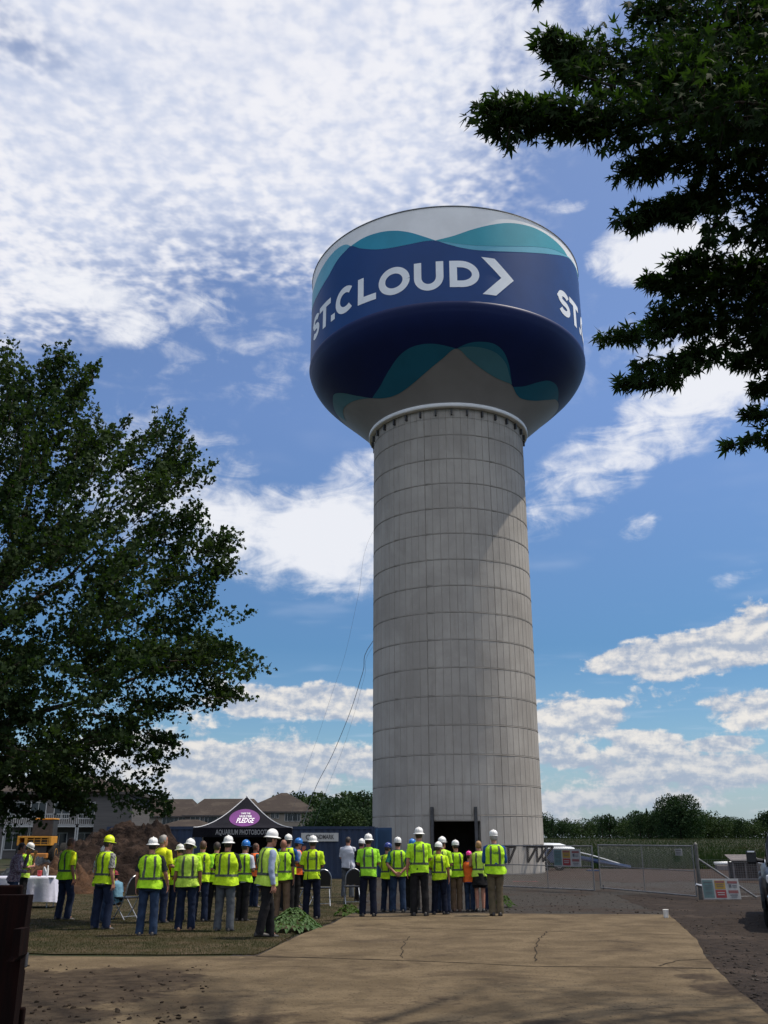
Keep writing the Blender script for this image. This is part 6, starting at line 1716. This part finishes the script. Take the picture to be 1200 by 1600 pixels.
def person(px, top, foot, head_dir, label, vest=LIME, shirt=LIME, sleeve='short', trousers=NAVYP, hat=WHITE_H, hatkind='brim', hair=HAIR_D, arms=('down', 'down'), legs='stand', lean=0.0, turn=0.0, nod=0.0,
           girth=1.0, seated=False, logo=False, skin=SKIN, shorts=False, stripes='vest', dist=None, skirt=False, shoe=SHOE, tuck=False, group=None, hattilt=0.0, name='person'):
    lk = LIMES[int(px * 7.3) % 4]; vest = lk if vest is LIME else vest; shirt = LIMES[int(px * 3.1) % 4] if shirt is LIME and vest else (lk if shirt is LIME else shirt)
    lean = lean + (int(px) % 3 - 1) * .03
    p = G(px, foot) if dist is None else A(px, foot, dist)
    if px > 540 and foot > 1426: p = G(px, foot, SLAB_Z)
    if dist is not None: p.z = 0
    d = math.hypot(p.x, p.y); ztop = A(px, top, d).z - p.z; nomtop = (NOM + (.045 if hat else 0.0)) - (.42 if seated else 0); s = ztop / nomtop
    if lean: s *= 1.0 + abs(lean) * .10
    key = (arms, legs, round(lean, 2), round(turn, 2), round(nod, 2), seated); J = skeleton(arms, legs, lean, turn, nod, seated); seed = px * .37
    rt = empty(name, p, R(head_dir), label, 'person', group, s)
    me = body_mesh(key, J); o = bpy.data.objects.new('body', me); COL.objects.link(o); o.parent = rt
    if len(me.materials) == 0: me.materials.append(skin)
    o.material_slots[0].link = 'OBJECT'; o.material_slots[0].material = skin
    up = J['up']; hs = head_space(J)
    # shirt with sleeves
    z0 = .93 if tuck else .86
    S, mk = garment(J, z0, 1.495, girth, .004, seed, hemflare=.0); mb = MB(); mk(mb)
    for i in range(2):
        a, e, w = J['sh%d' % i], J['el%d' % i], J['wr%d' % i]; a0 = J['chest'].lerp(a, .72) + (a - J['chest']) * .0; a0.z = a.z - .015
        if sleeve == 'short': tube_cloth(mb, [a0, a, a.lerp(e, .5), a.lerp(e, .86)], [.066, .069, .066, .068], seed + i)
        elif sleeve == 'long': tube_cloth(mb, [a0, a, a.lerp(e, .5), e, e.lerp(w, .5), e.lerp(w, .97)], [.066, .068, .060, .054, .048, .038], seed + i)
    mb.build('shirt', shirt, rt, True)
    V = None
    if vest:
        g2 = girth * 1.02; V, mk = garment(J, .865, 1.478, g2, .022, seed + 3, hemflare=.07); mb = MB(); mk(mb); mb.build('vest', vest, rt, True)
    else: V = S; g2 = girth
    if stripes:
        st = MB(); n = 48
        zc, hw = 1.045, .022; lift = .006 if vest else .005
        st.loft([[V(2 * math.pi * k / n, zc + q, lift) for k in range(n)] for q in (-hw, 0, hw)], False)
        for sx in (-1, 1):
            for sy in (-1, 1):
                for_rows = []
                for j in range(16):
                    z = zc + hw + (1.452 - zc - hw) * j / 15; row = []
                    for dx in (-.021, 0, .021):
                        xt = sx * .098 * (1.0 if z < 1.3 else 1 - (z - 1.3) * .9) + dx; lo, hi = 0.02, math.pi / 2
                        # angle on this side whose x equals xt
                        rx, ry, cy = tor(z, 0); rr = rx * (1 + (g2 - 1) * (1 if z < 1.25 else max(0, 1 - (z - 1.25) / .2))) + (.022 if vest else .004); c = max(-1, min(1, xt / rr)); ca = math.copysign(abs(c) ** (2.5 / 2), c); a = math.acos(max(-.999, min(.999, ca)))
                        if sy < 0: a = -a
                        row.append(V(a, z, lift))
                    for_rows.append(row)
                vs = [q for r_ in for_rows for q in r_]; fs = [(j * 3 + k, j * 3 + k + 1, (j + 1) * 3 + k + 1, (j + 1) * 3 + k) for j in range(15) for k in range(2)]; st.add(vs, fs)
        st.build('reflective_stripes', STRIPE, rt, True)
    if logo:
        o = text_mesh('ST.CLOUD>', .055, LETTER_DK, 'print', rt, Matrix.Identity(4), 0, .1, .19, .002)
        for v in o.data.vertices:
            x_, z = v.co.x, 1.30 + v.co.y * 1.2; rx = tor(z, 0)[0] + (.022 if vest else .004); c = max(-1, min(1, x_ / rx)); a = -math.acos(math.copysign(abs(c) ** 1.25, c)); v.co = V(a, z, .010)
    # trousers
    mb = MB(); n = 28; pel = J['pelvis']; pz = pel.z
    def pr_(z, k_): 
        rx, ry, cy = tor(z, 0); return [up((sup(2 * math.pi * k / n, rx * k_ * (girth * .97 if girth > 1 else .97), ry * k_ * girth)[0], sup(2 * math.pi * k / n, rx * k_, ry * k_ * girth)[1], z)) for k in range(n)]
    zc_ = .0
    if not seated:
        mb.loft([pr_(.99, .97), pr_(.93, 1.0), [Vector((v.x * 1.0, v.y, v.z)) for v in pr_(.87, 1.01)], [Vector((v.x * .93, v.y * .95, .82)) for v in pr_(.87, 1.0)], [Vector((v.x * .5, v.y * .6, .79)) for v in pr_(.87, 1.0)]], True)
    else:
        mb.loft([pr_(.99, .97), pr_(.93, 1.0), pr_(.90, .9), pr_(.86, .5)], True)
    for i in range(2):
        h, k_, a_ = J['hip%d' % i], J['kn%d' % i], J['an%d' % i]
        if shorts: tube_cloth(mb, [h + Vector((0, 0, .0)), h.lerp(k_, .4), h.lerp(k_, .78)], [.098, .098, .100], seed + i)
        else: tube_cloth(mb, [h + Vector((0, 0, -.01)), h.lerp(k_, .3), h.lerp(k_, .75), k_, k_.lerp(a_, .5), a_ + Vector((0, .01, -.045))], [.099, .100, .086, .082, .078, .080], seed + i)
    if skirt: tube_cloth(mb, [Vector((0, 0, .95)), Vector((0, 0, .80)), Vector((0, 0, .66))], [.165, .185, .20], seed, 24, .012)
    mb.build('shorts' if shorts else 'trousers', trousers, rt, True)
    for i in range(2):
        a_, t_ = J['an%d' % i], J['to%d' % i]; dd = (t_ - a_); dd.z = 0; dd = dd.normalized() if dd.length > .01 else Vector((0, 1, 0)); sd = Vector((dd.y, -dd.x, 0)); gz_ = a_.z - .09; mb = MB(); rings = []
        for q, wd, hh in ((-.085, .020, .045), (-.07, .036, .085), (-.02, .042, .10), (.05, .046, .075), (.12, .048, .055), (.165, .040, .042), (.185, .018, .028)):
            c = a_ + dd * q; rings.append([Vector((c.x, c.y, gz_)) + sd * (wd * x_) + Vector((0, 0, z_ * hh)) for x_, z_ in ((-1, 0), (-1.02, .35), (-.8, .8), (0, 1), (.8, .8), (1.02, .35), (1, 0))])
        mb.loft(rings); mb.build('shoe', shoe, rt, True)
    # eyes and mouth
    mb = MB()
    for sx in (-1, 1): mb.ball(hs((sx * .030, .078, .012)), .011, 8, 6, 1, .6, .7)
    mb.build('eyes', EYE, rt, True); mb = MB(); mb.ball(hs((0, .083, -.062)), .02, 8, 5, 1, .35, .22); mb.build('mouth', LIPS, rt, True)
    # hair
    if hair is not None:
        mb = MB(); rings = []
        lowz = -.055 if hat or hatkind == 'short' else -.045
        if hatkind == 'long': lowz = -.16
        for z, rx, ry, cy in ((lowz, .058, .066, -.022), (-.02, .074, .086, -.012), (.02, .079, .092, -.012), (.055, .078, .091, -.012), (.088, .066, .078, -.010), (.112, .044, .052, -.008), (.126, .012, .014, -.006)):
            r_ = []
            for k in range(24):
                a = 2 * math.pi * k / 24; x_, y_ = rx * math.cos(a), cy + ry * math.sin(a)
                if y_ > .045 and z < .07: y_ = .045 - (.07 - z) * .55; x_ *= .97
                nz_ = mnoise.noise(Vector((x_ * 60, y_ * 60, z * 60 + seed))) * .004; r_.append(hs((x_ * (1 + nz_ * 12), y_ * (1 + nz_ * 8), z + nz_)))
            rings.append(r_)
        mb.loft(rings, True); mb.build('hair', hair, rt, True)
    # hard hat or cap
    if hat:
        mb = MB(); n = 28; tl = Matrix.Rotation(-hattilt, 3, 'X')
        dome = [(.088, .104, .040), (.092, .109, .060), (.094, .112, .085), (.088, .104, .115), (.073, .086, .142), (.048, .058, .160), (.018, .022, .168)]
        f = lambda x_, y_, z: hs(tl @ Vector((x_, y_ - .003, z)))
        mb.loft([[f(rx * math.cos(2 * math.pi * k / n), ry * math.sin(2 * math.pi * k / n), z) for k in range(n)] for rx, ry, z in dome])
        # central ridge
        mb.tube([f(0, .108 * math.cos(R(a)), .070 + .104 * math.sin(R(a))) for a in range(10, 171, 16)], .010, 6)
        if hatkind == 'cap' or hatkind == 'peak':
            mb.loft([[f(rx * math.cos(2 * math.pi * k / n), ry * math.sin(2 * math.pi * k / n) + (.045 * max(0, math.sin(2 * math.pi * k / n)) ** 1.5 if o_ else 0), z) for k in range(n)] for rx, ry, z, o_ in ((.090, .106, .046, 0), (.100, .118, .040, 1), (.098, .116, .034, 1), (.086, .102, .036, 0))], False)
        else:
            mb.loft([[f(rx * math.cos(2 * math.pi * k / n), ry * math.sin(2 * math.pi * k / n) + (.015 if o_ and k < n / 2 else 0), z) for k in range(n)] for rx, ry, z, o_ in ((.090, .106, .054, 0), (.112, .130, .044, 1), (.130, .150, .030, 1), (.128, .148, .024, 1), (.088, .104, .040, 0))], False)
        mb.build('hard_hat' if hatkind != 'ballcap' else 'cap', hat, rt, True)
        if hatkind != 'ballcap':
            mb = MB(); mb.loft([[f(rx * math.cos(2 * math.pi * k / n), ry * math.sin(2 * math.pi * k / n), z) for k in range(n)] for rx, ry, z in ((.080, .095, .012), (.082, .097, .03))], False); mb.build('headband', BLACKP, rt)
    return rt


W = 'worker in a white full-brim hard hat'
# left group -------------------------------------------------------------
person(14, 1318, 1436, -75, 'man in a purple plaid shirt and jeans, leftmost of all, facing right', None, PLAID, 'long', JEANS, None, 'short', HAIR_D, ('face', 'front'), 'rest', .08, 0, .2, 1.1, stripes=None)
person(31, 1317, 1422, -80, 'person in a white hard hat and lime vest facing the plaid-shirted man', LIME, LIME, 'short', BLACKT, WHITE_H, 'cap', HAIR_D, ('face', 'fold'), 'stand', .05, 0, .45)
person(96, 1310, 1438, -38, 'bareheaded dark-haired man in a lime T-shirt and jeans between the white table and the mound', LIME, YELLOW_F, 'short', JEANSD, None, 'short', HAIR_N, ('down', 'down'), 'rest', .06, -.4, .15, 1.05, skin=SKIN2)
person(153, 1322, 1443, -20, 'person in jeans mostly hidden behind the man in the yellow hard hat', LIME, TEE_W, 'short', JEANS, WHITE_H, 'cap', HAIR_D, ('front', 'front'), 'stand', .0, 0, 0)
person(155, 1306, 1453, -35, 'man in the only yellow hard hat, lime vest over a plaid shirt, dark jeans', LIME, PLAIDG, 'short', JEANSD, YEL_H, 'cap', HAIR_D, ('down', 'down'), 'rest', .0, -.35, .1, 1.08)
person(181, 1361, 1437, 62, 'seated person in a red cap and light blue shirt near the mound', None, SH_SKY, 'short', JEANS, mat('cap_red', (.22, .02, .03), .8), 'ballcap', HAIR_D, ('lap', 'lap'), 'stand', .25, 0, .2, seated=True, stripes=None)
person(246, 1305, 1443, -30, 'grey-haired man in a plain yellow shirt behind the worker in blue jeans', None, YELLOW_F, 'short', JEANSD, None, 'short', HAIR_G, ('front', 'front'), 'stand', 0, -.5, 0, 1.05, stripes=None)
person(228, 1309, 1463, 4, 'broad worker, white hard hat, dark tee and blue jeans, in front of the grey-haired man', LIME, TEE_D, 'short', JEANS, WHITE_H, 'brim', HAIR_D, ('down', 'out'), 'stand', 0, 0, 0, 1.14)
person(274, 1319, 1441, 18, 'shorter person in a tilted white hard hat and rust-orange sleeves behind two workers', LIME, SH_R, 'short', JEANSD, WHITE_H, 'brim', HAIR_D, ('fold', 'fold'), 'stand', 0, .4, .3, .98, hattilt=-.2)
person(288, 1311, 1455, 8, 'worker with a white hard hat tilted right, dark jeans, arms hanging down', LIME, LIME, 'short', JEANSD, WHITE_H, 'brim', HAIR_D, ('down', 'down'), 'stand', 0, -.6, .15, 1.04, hattilt=.15, skin=SKIN2, shoe=SHOEB)
person(310, 1314, 1441, -5, 'bareheaded brown-haired worker in a lime shirt left of the grey-trousered worker', LIME, LIME, 'short', JEANSD, None, 'short', HAIR_N, ('front', 'front'), 'stand', 0, 0, 0, 1.05)
person(332, 1316, 1440, -10, 'dark-haired person mostly hidden behind the grey-trousered worker, under the tent edge', LIME, LIME, 'short', BLACKT, None, 'short', HAIR_D, ('front', 'front'), 'stand', 0, 0, 0)
person(349, 1306, 1456, -10, 'worker in grey trousers, dark tee and white hard hat below the AQUARIUM lettering', LIME, TEE_D, 'short', GREYT, WHITE_H, 'brim', HAIR_D, ('fold', 'fold'), 'stand', 0, 0, 0, 1.15)
person(377, 1313, 1440, -25, 'worker in a bright blue hard hat, lime vest and black trousers before the tent', LIME, TEE_W, 'short', BLACKT, BLUE_H, 'cap', HAIR_D, ('fold', 'front'), 'close', 0, -.3, .1, .96)
person(396, 1318, 1418, -60, 'person in a teal shirt and orange vest standing in the shade of the tent', ORANGE_F, SH_TE, 'short', JEANSD, None, 'short', HAIR_N, ('front', 'front'), 'stand', 0, 0, 0, skin=SKIN2)
person(447, 1304, 1424, -20, 'worker in a blue shirt and white hard hat seen behind the bald worker', LIME, SH_B, 'short', BLACKT, WHITE_H, 'cap', HAIR_D, ('front', 'front'), 'stand', 0, 0, 0)
person(461, 1310, 1419, -70, 'worker in a blue hard hat and orange vest, hand at the face, by the tent', ORANGE_F, SH_LB, 'short', BLACKT, BLUE_H, 'cap', HAIR_D, ('face', 'front'), 'stand', 0, 0, .1)
person(439, 1312, 1437, -8, 'bald worker in a dark tee, lime vest and brown trousers behind the hosta clump', LIME, TEE_B, 'short', TANT, None, 'short', None, ('front', 'down'), 'stand', 0, 0, 0, 1.15, skin=SKIN2)
person(413, 1297, 1467, -62, 'walking man in light blue long sleeves and white hard hat beside the hosta clump', LIME, SH_LB, 'long', BLACKT, WHITE_H, 'brim', HAIR_D, ('down', 'down'), 'walk', .04, 0, .1, 1.1)
person(486, 1306, 1437, 2, 'lime-shirted worker in a white hard hat directly below the LANDMARK board', None, LIME, 'short', NAVYP, WHITE_H, 'brim', HAIR_D, ('front', 'front'), 'stand', 0, 0, 0, 1.03, stripes='tee', logo=True, skin=SKIN2)
person(543, 1308, 1403, -18, 'bareheaded man in a white T-shirt in front of the blue container', None, TEE_W, 'short', GREYT, None, 'short', HAIR_D, ('front', 'phone'), 'stand', 0, -.2, .2, 1.1, stripes=None)
person(563, 1311, 1410, -40, 'person in dark clothes and a white hard hat, right of the white T-shirt', None, TEE_B, 'long', BLACKT, WHITE_H, 'cap', HAIR_D, ('phone', 'front'), 'stand', 0, 0, .1, stripes=None)
# right group ------------------------------------------------------------
person(575, 1303, 1432, 3, 'leftmost worker on the driveway, lime shirt, white full-brim hard hat, by the small plant', None, LIME, 'short', NAVYP, WHITE_H, 'brim', HAIR_D, ('front', 'front'), 'stand', 0, 0, 0, 1.1, stripes='tee', logo=True, skin=SKIN2, group=None)
person(606, 1317, 1425, -30, 'short worker in a navy hard hat with folded arms at the container end', LIME, LIME, 'short', JEANSD, NAVY_H, 'cap', HAIR_D, ('fold', 'fold'), 'stand', 0, -.4, .2, .95)
person(645, 1311, 1422, -12, 'worker in a royal blue hard hat peeping out behind the tallest lime-shirted worker', LIME, SH_B, 'short', BLACKT, BLUE_H, 'cap', HAIR_D, ('front', 'front'), 'stand', 0, 0, .1)
person(622, 1308, 1426, 0, 'worker in a white hard hat and green tee holding both hands behind the back', LIME, TEE_G, 'short', JEANS, WHITE_H, 'cap', HAIR_D, ('back', 'back'), 'stand', 0, 0, 0, .98)
person(693, 1308, 1426, -35, 'person in a white hard hat mostly hidden behind the worker left of the tan trousers', LIME, LIME, 'short', JEANSD, WHITE_H, 'cap', HAIR_D, ('front', 'front'), 'stand', 0, -.2, 0)
person(656, 1293, 1431, -2, 'tallest lime-shirted worker in a white full-brim hard hat, left of the dark doorway', None, LIME, 'short', BLACKT, WHITE_H, 'brim', HAIR_D, ('down', 'front'), 'stand', 0, 0, 0, 1.1, stripes='tee', logo=True)
person(687, 1316, 1429, -8, 'shorter lime-shirted worker, white hard hat, head turned right, before the left door post', None, LIME, 'short', NAVYP, WHITE_H, 'cap', HAIR_D, ('front', 'down'), 'rest', 0, -.7, .1, 1.06, stripes='tee', logo=True, skin=SKIN2)
person(714, 1313, 1424, 4, 'slim worker with black sleeves, tan trousers and a white hard hat before the doorway', LIME, TEE_B, 'short', TANT, WHITE_H, 'cap', HAIR_D, ('front', 'front'), 'close', 0, .3, .2, .92, hattilt=-.15, shoe=SHOEB)
person(735, 1330, 1424, -15, 'child in a bright pink hard hat and orange vest', ORANGE_F, SH_B, 'short', JEANS, PINK_H, 'cap', HAIR_D, ('front', 'front'), 'close', 0, .2, .1, .92, stripes=None)
person(764, 1322, 1424, -10, 'person in jeans hidden between the blonde person and the khaki-trousered man', LIME, TEE_D, 'short', JEANSD, None, 'short', HAIR_D, ('front', 'front'), 'close', 0, 0, 0, .9)
person(751, 1314, 1425, 2, 'blonde bareheaded person in a lime vest and short black shorts with bare legs', LIME, LIME, 'none', BLACKT, None, 'short', HAIR_B, ('front', 'front'), 'close', 0, 0, 0, .9, shorts=True, skirt=True)
person(776, 1297, 1431, 0, 'rightmost worker, with blue long sleeves, lime vest, khaki trousers and white hard hat', LIME, SH_B, 'long', KHAKI, WHITE_H, 'cap', HAIR_G, ('front', 'front'), 'close', 0, 0, 0, 1.1, logo=True)
